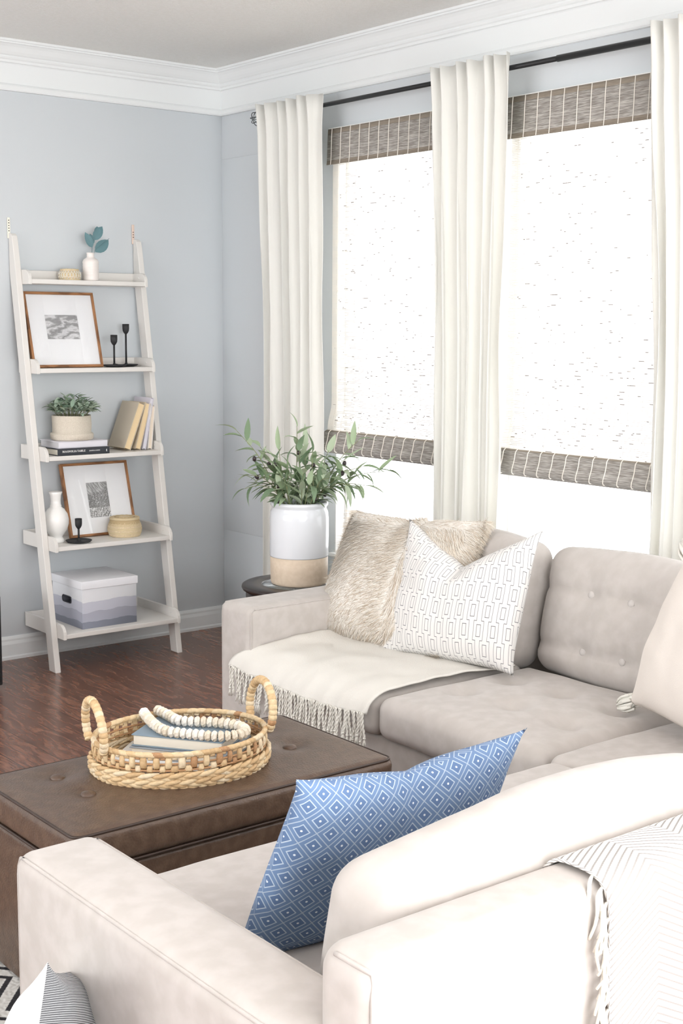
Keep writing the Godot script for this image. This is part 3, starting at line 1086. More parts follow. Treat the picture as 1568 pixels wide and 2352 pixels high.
# ------------------------------------------------------------------ side table, crock, olive branches
func build_side_table() -> void:
	var c := Vector3(1.645, 0, 0.752)
	var t := thing("side_table", "round dark wood side table with an inset glass centre beside the sofa arm", "table", c)
	put("table_top", lathe(PackedVector2Array([Vector2(0.14, 0.548), Vector2(0.14, 0.556), Vector2(0.143, 0.559), Vector2(0.21, 0.559), Vector2(0.2165, 0.555), Vector2(0.218, 0.548), Vector2(0.214, 0.54), Vector2(0.2, 0.536), Vector2(0.14, 0.536), Vector2(0.14, 0.548)]), 64), M.dark_wood, t, Transform3D(Basis(), c))
	put("glass_inset", lathe(PackedVector2Array([Vector2(0, 0.545), Vector2(0.139, 0.545), Vector2(0.139, 0.5555), Vector2(0.134, 0.559), Vector2(0, 0.559)]), 48), M.glass, t, Transform3D(Basis(), c))
	put("apron", lathe(PackedVector2Array([Vector2(0.19, 0.536), Vector2(0.2, 0.536), Vector2(0.2, 0.49), Vector2(0.19, 0.49), Vector2(0.19, 0.536)]), 48), M.dark_wood, t, Transform3D(Basis(), c))
	for k in 4:
		var a := TAU * k / 4 + 2.2
		var p := c + Vector3(cos(a) * 0.185, 0.27, sin(a) * 0.185)
		put("leg", rbox(Vector3(0.032, 0.54, 0.032), 0.004), M.dark_wood, t, Transform3D(Basis(Vector3.UP, -a), p))
	put("lower_shelf", lathe(PackedVector2Array([Vector2(0, 0.15), Vector2(0.19, 0.15), Vector2(0.192, 0.16), Vector2(0.19, 0.17), Vector2(0, 0.17)]), 48), M.dark_wood, t, Transform3D(Basis(), c))
	# stoneware crock
	var k := thing("crock", "large glossy white stoneware crock with a beige unglazed base on the side table", "crock", c + Vector3(0, 0.5595, 0))
	var ko := Transform3D(Basis(), c + Vector3(0, 0.56, 0))
	put("base", lathe(PackedVector2Array([Vector2(0, 0), Vector2(0.096, 0), Vector2(0.105, 0.004), Vector2(0.1075, 0.014), Vector2(0.109, 0.06), Vector2(0.1092, 0.106), Vector2(0, 0.106)]), 64), M.crock_beige, k, ko)
	put("body", lathe(PackedVector2Array([Vector2(0.09, 0.1063), Vector2(0.1098, 0.1063), Vector2(0.1105, 0.11), Vector2(0.1112, 0.18), Vector2(0.111, 0.25), Vector2(0.1085, 0.275), Vector2(0.1025, 0.288), Vector2(0.1035, 0.294), Vector2(0.1085, 0.301), Vector2(0.1085, 0.309), Vector2(0.103, 0.313), Vector2(0.097, 0.309), Vector2(0.095, 0.295), Vector2(0.098, 0.27), Vector2(0.098, 0.12), Vector2(0.09, 0.1063)]), 64), M.crock_white, k, ko)
	# olive branches standing in it
	var o := thing("olive_branches", "leafy green olive branches with dark olives standing in the white crock", "branches", c + Vector3(0, 0.72, 0))
	var right := Vector3(0.624, 0, -0.781)
	var near := Vector3(0.781, 0, 0.624)
	var reach := [[-0.235, 0.265, 0.0], [-0.19, 0.10, 0.02], [-0.15, 0.2, -0.05], [-0.075, 0.2, 0.03], [-0.01, 0.285, -0.02], [0.05, 0.2, 0.05], [0.11, 0.19, -0.03], [0.225, 0.235, 0.0], [0.24, 0.14, 0.06], [0.33, 0.115, -0.02], [0.2, 0.07, 0.08], [-0.2, 0.055, 0.07], [0.02, 0.12, 0.13], [-0.07, 0.11, 0.12], [0.11, 0.1, 0.11], [-0.13, 0.13, -0.1], [0.06, 0.13, -0.12], [-0.04, 0.16, 0.06], [0.17, 0.16, 0.02], [0.0, 0.19, 0.0], [-0.09, 0.06, 0.1], [0.05, 0.07, 0.12], [0.14, 0.05, 0.06], [-0.15, 0.07, 0.02], [0.08, 0.14, 0.04], [-0.03, 0.11, 0.03], [0.02, 0.2, -0.06], [0.26, 0.06, 0.0]]
	var leaves := []
	for i in 6:
		leaves.append(leaf_mesh(0.060 + 0.007 * i, 0.021 + 0.002 * (i % 4), [0.15, 0.45, 0.7, 0.3, 0.55, 0.05][i], 0.75))
	var fruit := lathe(PackedVector2Array([Vector2(0, -0.011), Vector2(0.004, -0.0098), Vector2(0.0072, -0.005), Vector2(0.0078, 0.001), Vector2(0.0062, 0.007), Vector2(0.003, 0.0105), Vector2(0, 0.011)]), 14)
	var rim := c + Vector3(0, 0.872, 0)
	var fruits := 0
	for s in reach:
		var tip: Vector3 = rim + right * s[0] + Vector3(0, s[1], 0) + near * s[2]
		var dir := Vector3(tip.x - rim.x, 0, tip.z - rim.z)
		var foot: Vector3 = rim - dir.normalized() * rnd(0.0, 0.04) + Vector3(0, -0.15, 0)
		var edge: Vector3 = rim + dir.limit_length(0.07) + Vector3(0, 0.012, 0)
		var mid: Vector3 = edge.lerp(tip, 0.5) + Vector3(0, 0.03, 0)
		var line := spline([foot, edge, mid, tip], 22)
		var rad := PackedFloat32Array()
		for i in 22:
			rad.append(lerpf(0.0026, 0.001, i / 21.0))
		put("stem", tube(line, rad, 5), M.stem, o)
		var steps := int(8 + 20 * edge.distance_to(tip))
		for i in steps:
			var f := lerpf(0.36, 1.0, (i + 0.5) / steps)
			var k0 := clampi(int(f * 21), 1, 20)
			var p := line[k0].lerp(line[k0 + 1], f * 21 - k0) if k0 < 20 else line[21].lerp(line[20], rnd(0, 0.6))
			var tang := (line[k0 + 1] - line[k0 - 1]).normalized()
			var out := tang.cross(Vector3.UP).normalized()
			out = out.rotated(tang, rnd(0, TAU) if i % 2 == 0 else rnd(-0.6, 0.6) + PI * (i % 4) / 2)
			var way := (tang * rnd(0.35, 0.9) + out * rnd(0.5, 0.9)).normalized()
			if i == steps - 1:
				way = tang
			var x := way.cross(Vector3.UP + Vector3(rnd(-0.3, 0.3), 0, rnd(-0.3, 0.3))).normalized()
			var end := p + way * 0.08
			if end.y < rim.y + 0.02 and Vector2(end.x - c.x, end.z - c.z).length() > 0.08 and Vector2(p.x - c.x, p.z - c.z).length() < 0.13:
				continue
			put("leaf", leaves[rng.randi() % 6], M["leaf%d" % (rng.randi() % 4)], o, Transform3D(Basis(x, way, x.cross(way)), p))
			if i % 6 == 2 and fruits < 18:
				fruits += 1
				put("olive", fruit, M.olive, o, Transform3D(Basis(Vector3(rnd(-1, 1), rnd(-1, 1), rnd(-1, 1)).normalized(), rnd(0, 1.2)), p + out * 0.02 + Vector3(0, -0.006, 0)))


# ------------------------------------------------------------------ pillows
func build_pillows() -> void:
	# fur pillow against the far arm
	var bl := Vector3(2.15, 0.5, 1.02)
	var br := Vector3(2.62, 0.5, 0.95)
	var tl := Vector3(2.02, 0.875, 0.80)
	var tr := Vector3(2.60, 0.91, 0.74)
	var xf := corners(bl, br, tl, tr)
	var w := 0.57
	var h := 0.46
	var t := thing("fur_pillow", "shaggy cream faux fur pillow leaning in the corner of the far sofa arm", "pillow", (bl + br) / 2)
	put("cover", pillow_mesh(w, h, 0.165, 0.02, 0.03, 3, 0.0, 4), M.fur_skin, t, xf)
	for layer in 2:
		var mm := MultiMesh.new()
		mm.transform_format = MultiMesh.TRANSFORM_3D
		mm.use_colors = true
		mm.mesh = fur_strand(0.05 if layer == 0 else 0.062, 0.0011 if layer == 0 else 0.0008)
		var n := 70000 if layer == 0 else 15000
		mm.instance_count = n
		for i in n:
			var side := 1.0 if rng.randf() < 0.8 else -1.0
			var u := rng.randf()
			var v := rng.randf()
			if rng.randf() < 0.12:
				if rng.randf() < 0.5:
					u = roundf(u) * 0.98 + 0.01
				else:
					v = roundf(v) * 0.98 + 0.01
			var p := pillow_point(w, h, 0.17, u, v, side, 0.02, 0.03)
			var n0 := Vector3((u - 0.5) * 1.3, (v - 0.5) * 1.3, side * 0.9)
			n0 = n0.normalized()
			# hair falls down and to the left of the ridge in the middle
			var swirl := sin(u * 7.0 + v * 3.0) * 0.35
			var flow := Vector3(-0.75 + swirl + (0.9 if u > 0.62 else 0.0), -0.55 + rnd(-0.3, 0.3), 0)
			flow += Vector3((u - 0.5) * 1.2, (v - 0.5) * 1.4, 0) * (1.0 if minf(minf(u, 1 - u), minf(v, 1 - v)) < 0.08 else 0.0)
			flow = flow - n0 * flow.dot(n0)
			var y := (flow.normalized() + n0 * rnd(0.15, 0.5) + Vector3(rnd(-0.25, 0.25), rnd(-0.25, 0.25), 0)).normalized()
			var z := (n0 - y * n0.dot(y)).normalized()
			var s := rnd(0.65, 1.15)
			mm.set_instance_transform(i, Transform3D(Basis(y.cross(z) * s, y * s, -z * s), p))
			var c := Color(0.87, 0.85, 0.80).lerp(Color(0.79, 0.75, 0.69), rng.randf()) if layer == 0 else Color(0.46, 0.38, 0.3).lerp(Color(0.75, 0.66, 0.55), rng.randf())
			mm.set_instance_color(i, c)
		var o := MultiMeshInstance3D.new()
		o.name = "fur"
		o.multimesh = mm
		o.material_override = M.fur
		o.set_meta("kind", "stuff")
		t.add_child(o, true)
		o.global_transform = xf
	# lattice pillow
	M.lattice.uv1_scale = Vector3(11, -3.8, 1)
	bl = Vector3(2.43, 0.5, 1.01)
	br = Vector3(2.93, 0.497, 0.885)
	tl = Vector3(2.40, 0.875, 0.83)
	tr = Vector3(2.845, 0.905, 0.78)
	simple_pillow("patterned_pillow", "white square pillow printed with a grey interlocking rectangle lattice, top edge chopped in", corners(bl, br, tl, tr), Vector3(0.52, 0.455, 0.16), 0.125, M.lattice, (bl + br) / 2)
	# cream pillow in the corner with tassels
	bl = Vector3(3.31, 0.52, 0.87)
	br = Vector3(3.775, 0.515, 1.09)
	tl = Vector3(3.50, 0.905, 0.80)
	tr = Vector3(3.95, 0.92, 0.98)
	xf = corners(bl, br, tl, tr)
	var cp := simple_pillow("tasselled_pillow", "plain cream pillow with rope tassels at its corners, cut by the right edge", xf, Vector3(0.52, 0.45, 0.17), 0.02, M.cream, (bl + br) / 2)
	for q in [[-1, -1], [-1, 1], [1, 1], [1, -1]]:
		var st := SurfaceTool.new()
		st.begin(Mesh.PRIMITIVE_TRIANGLES)
		for k in 44:
			var a := Vector3(rnd(-0.019, 0.019), rnd(-0.019, 0.019), rnd(-0.014, 0.014))
			var d := Vector3(q[0], q[1] * 0.45, 0).normalized()
			var e := a * 0.45 + d * rnd(0.05, 0.06)
			add_tube(st, PackedVector3Array([a - d * 0.012, a * 1.05 + d * 0.02, a * 0.85 + d * 0.04, e]), PackedFloat32Array([0.004, 0.0044, 0.004, 0.0026]), 5)
		put("tassel", finish(st), M.fringe, cp, xf * at(q[0] * 0.252, q[1] * 0.218, 0))
	# blue pillow by the near arm
	M.diamond.uv1_scale = Vector3(10.5, -8.5, 1)
	bl = Vector3(3.925, 0.475, 2.60)
	br = Vector3(3.895, 0.475, 2.03)
	tl = Vector3(4.07, 0.825, 2.595)
	tr = Vector3(4.03, 0.77, 2.035)
	# seen from its reverse: right and left change places
	simple_pillow("diamond_pillow", "blue pillow woven with white nested diamonds tucked behind the near back cushion", corners(br, bl, tr, tl), Vector3(0.55, 0.40, 0.13), 0.03, M.diamond, (bl + br) / 2)
	# black striped and white pillow in the corner of the picture
	var r := Vector3(0.72, 0.42, 0.50).normalized()
	var up := Vector3(-0.3, 1.0, -0.38).normalized()
	var tip := Vector3(3.985, 0.60, 2.955)
	var mid := tip - r * 0.217 - up * 0.217
	var sp := thing("striped_pillow", "pillow with a white front and black striped reverse standing behind the near sofa arm", "pillow", Vector3(mid.x, 0.02, mid.z))
	var sx := frame_at(mid, r, up)
	# its white face looks away from the sofa, its striped one towards the arm
	put("front_cover", pillow_mesh(0.46, 0.46, 0.17, 0.0, 0.08, 1), M.white_plain, sp, sx)
	put("striped_cover", pillow_mesh(0.46, 0.46, 0.15, 0.0, 0.08, 2), M.stripes, sp, sx)


func corners(bl: Vector3, br: Vector3, tl: Vector3, tr: Vector3) -> Transform3D:
	return frame_at((bl + br + tl + tr) / 4, (br - bl) + (tr - tl), (tl - bl) + (tr - br))


func simple_pillow(called: String, label: String, xf: Transform3D, s: Vector3, chop: float, m: Material, foot: Vector3) -> Node3D:
	var t := thing(called, label, "pillow", foot)
	put("cover", pillow_mesh(s.x, s.y, s.z, chop), m, t, xf)
	return t


# ------------------------------------------------------------------ blankets
func build_throws() -> void:
	var t := thing("fringed_throw", "white woven throw blanket with knotted fringe spread over the far seat", "throw", Vector3(2.47, 0.48, 1.1))
	var nz := fast_noise(44, 2.2, 2)
	var top := spline([Vector3(0, 0.486, 0.80), Vector3(0, 0.494, 0.95), Vector3(0, 0.496, 1.1), Vector3(0, 0.492, 1.24), Vector3(0, 0.482, 1.31), Vector3(0, 0.458, 1.352), Vector3(0, 0.425, 1.366)], 60)
	var cloth := func(u: float, v: float) -> Vector3:
		var k := v * 59
		var i := mini(int(k), 58)
		var p := top[i].lerp(top[i + 1], k - i)
		var hang := smoothstep(0.8, 1.0, v)
		var x := lerpf(2.172, 2.80 + 0.03 * (1.0 - v), u)
		x -= 0.075 * hang * (1.0 - u) * smoothstep(0.3, 0.0, u)
		p.z += 0.012 * hang
		p.y += 0.012 * smoothstep(0.12, 0.0, u) * (1 - hang) + nz.get_noise_2d(u * 1.5, v * 1.2) * 0.007 * (1 - hang) + 0.003
		p.y -= 0.02 * hang * sin(u * 3.0)
		p.z += hang * (nz.get_noise_1d(u * 4.0) * 0.008)
		return Vector3(x, p.y, p.z)
	put("cloth", slab(60, 70, func(u: float, v: float) -> Vector3: return cloth.call(1.0 - u, v), 0.005), M.throw, t)
	var tassels := []
	for i in 4:
		tassels.append(tassel_mesh(0.095 + 0.008 * i, i))
	for i in 62:
		var u := (i + 0.5) / 62
		var p: Vector3 = cloth.call(u, 1.0)
		put("tassel", tassels[rng.randi() % 4], M.fringe, t, Transform3D(Basis(Vector3.UP, rnd(0, TAU)) * Basis(Vector3.RIGHT, rnd(-0.1, 0.1)), p + Vector3(0, 0.004, rnd(0.0, 0.004))))
	# herringbone blanket over the near back
	var b := thing("herringbone_throw", "pale grey herringbone blanket hung over the outside of the near sofa back", "throw", Vector3(4.53, 0.6, 1.8))
	var over := spline([Vector3(4.37, 0.72, 0), Vector3(4.395, 0.744, 0), Vector3(4.44, 0.748, 0), Vector3(4.475, 0.742, 0), Vector3(4.495, 0.71, 0), Vector3(4.50, 0.6, 0), Vector3(4.506, 0.4, 0), Vector3(4.51, 0.2, 0)], 60)
	var drape := func(u: float, v: float) -> Vector3:
		var k := v * 59
		var i := mini(int(k), 58)
		var p := over[i].lerp(over[i + 1], k - i)
		var down := smoothstep(0.3, 1.0, v)
		p.z = lerpf(2.335, 1.25, u) + 0.02 * down
		p.x += down * (0.012 + 0.012 * sin(u * 22.0 + v * 2.0) + 0.012 * nz.get_noise_2d(u * 5.0, v))
		return p
	put("cloth", slab(70, 50, func(u: float, v: float) -> Vector3: return drape.call(u, v), 0.005), M.herringbone, b)
	for i in 26:
		var v := 0.16 + 0.84 * i / 25.0
		var p: Vector3 = drape.call(0.0, v)
		var n := 3
		var st := SurfaceTool.new()
		st.begin(Mesh.PRIMITIVE_TRIANGLES)
		for k in n:
			var l := rnd(0.03, 0.06)
			var pts := [Vector3.ZERO, Vector3(0.006, 0.003 - 0.2 * l, 0.3 * l), Vector3(0.008 + rnd(0, 0.008), -0.65 * l, 0.5 * l + rnd(-0.006, 0.006)), Vector3(0.004 + rnd(0, 0.006), -1.25 * l, 0.5 * l + rnd(-0.01, 0.01))]
			add_tube(st, spline(pts, 10), 0.0024, 5)
		put("fringe_strand", finish(st), M.fringe, b, Transform3D(Basis(), p))


func tassel_mesh(len: float, seed_: int) -> ArrayMesh:
	var st := SurfaceTool.new()
	st.begin(Mesh.PRIMITIVE_TRIANGLES)
	# two twisted yarns
	for k in 2:
		var pts := PackedVector3Array()
		for i in 15:
			var f := i / 14.0
			var a := f * 16.0 + PI * k + seed_
			pts.append(Vector3(cos(a) * 0.0022 + sin(f * 3.0 + seed_) * 0.004, -f * len * 0.72, sin(a) * 0.0022 + f * 0.004))
		add_tube(st, pts, 0.0024, 5)
	var end := Vector3(sin(3.0 + seed_) * 0.004, -len * 0.72, 0.004)
	# knot
	var ring := PackedVector3Array()
	for i in 5:
		ring.append(end + Vector3(0, 0.004 - 0.002 * i, 0))
	add_tube(st, ring, PackedFloat32Array([0.002, 0.0045, 0.005, 0.0045, 0.002]), 7)
	for k in 7:
		var a := TAU * k / 7 + seed_
		add_tube(st, PackedVector3Array([end, end + Vector3(cos(a) * 0.004, -len * 0.15, sin(a) * 0.004), end + Vector3(cos(a) * 0.006 + 0.002, -len * rnd(0.24, 0.3), sin(a) * 0.006)]), PackedFloat32Array([0.0014, 0.0012, 0.0005]), 4)
	return finish(st)


# ------------------------------------------------------------------ tray with books and beads
func build_tray() -> void:
	var c := Vector3(2.945, 0.4585, 2.085)
	var yaw := 0.2
	var t := thing("basket_tray", "oval woven water hyacinth basket tray with two ring handles on the ottoman", "basket", c)
	var b := Basis(Vector3.UP, -yaw)
	var a := 0.212
	var bb := 0.176
	# point of the wall: angle, height, outward offset
	var wall := func(th: float, y: float, off := 0.0) -> Vector3:
		var p := Vector3(cos(th) * bb, 0, sin(th) * a)
		var n := Vector3(cos(th) / bb, 0, sin(th) / a).normalized()
		return c + b * (p + n * off + Vector3(0, y * 0.84, 0))
	put("floor_mat", lathe(PackedVector2Array([Vector2(0, -0.001), Vector2(0.98, -0.001), Vector2(0.98, 0.008), Vector2(0, 0.006)]), 48, func(v: Vector3) -> Vector3: return Vector3(v.x * bb, v.y, v.z * a)), M.straw2, t, Transform3D(b, c))
	var n := 38
	var mats := [M.straw0, M.straw1, M.straw2, M.straw0, M.straw4, M.straw1]
	# two plaits along the foot: leaf-shaped strands that lie slanting over one another
	for row in 4:
		for i in n:
			var th := TAU * (i + 0.37 * row) / n
			var slope := 0.013 if row % 2 == 0 else -0.013
			var pts := PackedVector3Array()
			var rad := PackedFloat32Array()
			for k in 7:
				var f := k / 6.0
				var y := 0.0145 + row * 0.0092 + (f - 0.5) * slope
				pts.append(wall.call(th + (f - 0.5) * TAU / n * 1.75, y, 0.001 + 0.006 * sin(PI * f) + (0.003 if row % 2 == 1 else 0.0)))
				rad.append(0.0014 + 0.0052 * sin(PI * f))
			put("plait_strand", tube(pts, rad, 6), mats[rng.randi() % 6], t)
	# thin cord right at the foot
	for i in 60:
		var pts := PackedVector3Array()
		for k in 5:
			pts.append(wall.call(TAU * (i + k / 3.6) / 60, 0.0065, 0.004))
		put("foot_cord", tube(pts, PackedFloat32Array([0.002, 0.005, 0.006, 0.005, 0.002]), 6), mats[rng.randi() % 6], t)
	# core wires and the upright wraps over and under them
	for y in [0.054, 0.073]:
		var ring := PackedVector3Array()
		for k in 72:
			ring.append(wall.call(TAU * k / 72, y, 0.0))
		put("core_wire", tube(ring, 0.0025, 6, true), M.straw3, t)
	var m := 44
	for i in m:
		# a tall wrap, and between it and the next one a block below and a short one above
		for kind in 3:
			var th := TAU * (i + (0.0 if kind == 0 else 0.5) + rnd(-0.06, 0.06)) / m
			var y0: float = [0.056, 0.047, 0.083][kind]
			var y1: float = [0.096, 0.069, 0.096][kind]
			var wide: float = TAU / m * rnd([0.24, 0.27, 0.24][kind], [0.34, 0.37, 0.3][kind])
			var bulk: float = [0.0085, 0.006, 0.005][kind]
			var arch := func(u: float, v: float) -> Vector3:
				var f := v * PI
				var bulge := bulk * pow(sin(f), 0.5) * (1.0 - pow(absf(u * 2 - 1), 3.0) * 0.55)
				var taper := 0.78 + 0.22 * sin(f) if kind == 0 else 1.0 - 0.22 * v
				return wall.call(th - (u - 0.5) * 2.0 * wide * taper, lerpf(y0, y1, v), bulge - 0.002)
			put("wicker_wrap", slab(5, 6, arch, 0.0035), M.straw3 if rng.randf() < 0.14 else mats[rng.randi() % 6], t)
	# rim: a core wound with flat strands
	for i in 58:
		var th := TAU * i / 58
		var pts := PackedVector3Array()
		for k in 5:
			pts.append(wall.call(th + TAU / 58 * (k / 4.0 - 0.5) * 1.5, 0.0985 + (k - 2) * 0.0008, 0.0))
		put("rim_wrap", tube(pts, PackedFloat32Array([0.005, 0.0068, 0.0072, 0.0066, 0.005]), 8), M.straw3 if i % 17 == 5 else mats[rng.randi() % 6], t)
	# ring handles at both ends
	for e in 2:
		var th := PI / 2 if e == 0 else -PI / 2
		var ctr: Vector3 = wall.call(th, 0.1, 0.006)
		var side := b * Vector3(1, 0, 0)
		var outw := b * Vector3(0, 0, 1.0 if e == 0 else -1.0)
		var up := (Vector3.UP + outw * 0.02).normalized()
		var hw := 0.071
		var loop := func(f: float) -> Vector3:
			var q := lerpf(-0.62, PI + 0.62, f)
			return ctr + side * cos(q) * hw + up * (sin(q) * 0.07 + 0.033) - outw * 0.006 * (1.0 - sin(PI * f))
		for i in 26:
			var pts := PackedVector3Array()
			for k in 5:
				pts.append(loop.call(clampf((i + (k - 2) * 0.34) / 25.0, 0, 1)) + up * 0.0001 * k)
			put("handle_wrap", tube(pts, PackedFloat32Array([0.0078, 0.0105, 0.0113, 0.0105, 0.0078]), 8), M.straw3 if i == 2 and e == 1 else mats[rng.randi() % 6], t)
	# books: centre, size, lift, yaw
	var q := -35.6
	book("book", "thin white book with a pale green spine at the foot of the tray's stack", Vector3(2.905, 0.467, 2.075), Vector3(0.265, 0.014, 0.2), deg_to_rad(41), mk(rgb(236, 238, 238), 0.5), M.paper, "books in the basket tray", mk(rgb(168, 190, 168), 0.5))
	book("book", "grey hardcover book in the middle of the tray's stack", Vector3(2.93, 0.4815, 2.045), Vector3(0.25, 0.026, 0.18), deg_to_rad(35), mk(rgb(150, 158, 166), 0.5), M.paper, "books in the basket tray")
	book("book", "slate blue hardcover book on top of the stack, under the bead garland", Vector3(2.928, 0.5085, 2.05), Vector3(0.237, 0.029, 0.158), deg_to_rad(35.6), mk(rgb(128, 146, 160), 0.55), M.paper, "books in the basket tray")
	var g := thing("bead_garland", "string of faceted white wooden beads lying on the slate blue book", "beads", Vector3(2.93, 0.538, 2.04))
	var path := []
	for p in BEADS:
		path.append(Vector3(p.x, 0.5515, p.y))
	var line := spline(path, 200)
	var total := 0.0
	for i in 199:
		total += line[i].distance_to(line[i + 1])
	var count := int(total / 0.0158)
	var variants := []
	for k in 4:
		var sides := 7 + k % 2
		var st := SurfaceTool.new()
		st.begin(Mesh.PRIMITIVE_TRIANGLES)
		st.set_smooth_group(-1)
		var prof := [Vector2(0.0045, -0.0072), Vector2(0.0105, -0.006), Vector2(0.014, -0.0014 + 0.0005 * k), Vector2(0.0137, 0.0026), Vector2(0.0103, 0.0064), Vector2(0.0045, 0.0074)]
		for j in 5:
			for i in sides:
				var p := []
				for e in [[i, j], [i + 1, j], [i + 1, j + 1], [i, j], [i + 1, j + 1], [i, j + 1]]:
					var an: float = TAU * (e[0] % sides) / sides + (0.35 if e[1] > 2 else 0.0)
					var pr: Vector2 = prof[e[1]]
					p.append(Vector3(cos(an) * pr.x, pr.y, sin(an) * pr.x))
				for v in p:
					st.add_vertex(v)
		variants.append(finish(st))
	var walked := 0.0
	var next := 0.0
	for i in 199:
		var step := line[i].distance_to(line[i + 1])
		while next <= walked + step and step > 0:
			var p := line[i].lerp(line[i + 1], (next - walked) / step)
			var d := (line[i + 1] - line[i]).normalized()
			var x := d.cross(Vector3.UP).normalized()
			put("bead", variants[rng.randi() % 4], M["bead%d" % (rng.randi() % 3)], g, Transform3D(Basis(x, d, x.cross(d)) * Basis(Vector3.UP, rnd(0, TAU)), p))
			next += 0.0158
		walked += step
	put("string", tube(line, 0.0014, 5), M.cord, g)


const BEADS := [Vector2(2.780, 2.050), Vector2(2.832, 2.052), Vector2(2.886, 2.056), Vector2(2.916, 2.035), Vector2(2.946, 2.002), Vector2(2.984, 1.976), Vector2(3.022, 1.963), Vector2(3.060, 1.972), Vector2(3.077, 2.007), Vector2(3.057, 2.050), Vector2(3.014, 2.084), Vector2(2.977, 2.110), Vector2(2.941, 2.127), Vector2(2.883, 2.121), Vector2(2.825, 2.105), Vector2(2.775, 2.088)]


# a lying book: spine along local x at +z, pages between the boards
func book(called: String, label: String, c: Vector3, s: Vector3, yaw: float, cover: Material, pages: Material, group: String, spine: Material = null, basis = null) -> Node3D:
	var b: Basis = Basis(Vector3.UP, yaw) if basis == null else basis
	var t := thing(called, label, "book", c, group)
	var th := 0.0028
	var xf := Transform3D(b, c)
	put("cover", combine([[rbox(Vector3(s.x, th, s.z), 0.0008), at(0, th / 2, 0)], [rbox(Vector3(s.x, th, s.z), 0.0008), at(0, s.y - th / 2, 0)]]), cover, t, xf)
	put("spine", rbox(Vector3(s.x, s.y, th), 0.0012), cover if spine == null else spine, t, xf * at(0, s.y / 2, -s.z / 2 + th / 2))
	var st := SurfaceTool.new()
	put("pages", rbox(Vector3(s.x - 0.008, s.y - 2 * th, s.z - 0.006), 0.0005), pages, t, xf * at(0, s.y / 2, -0.001))
	return t


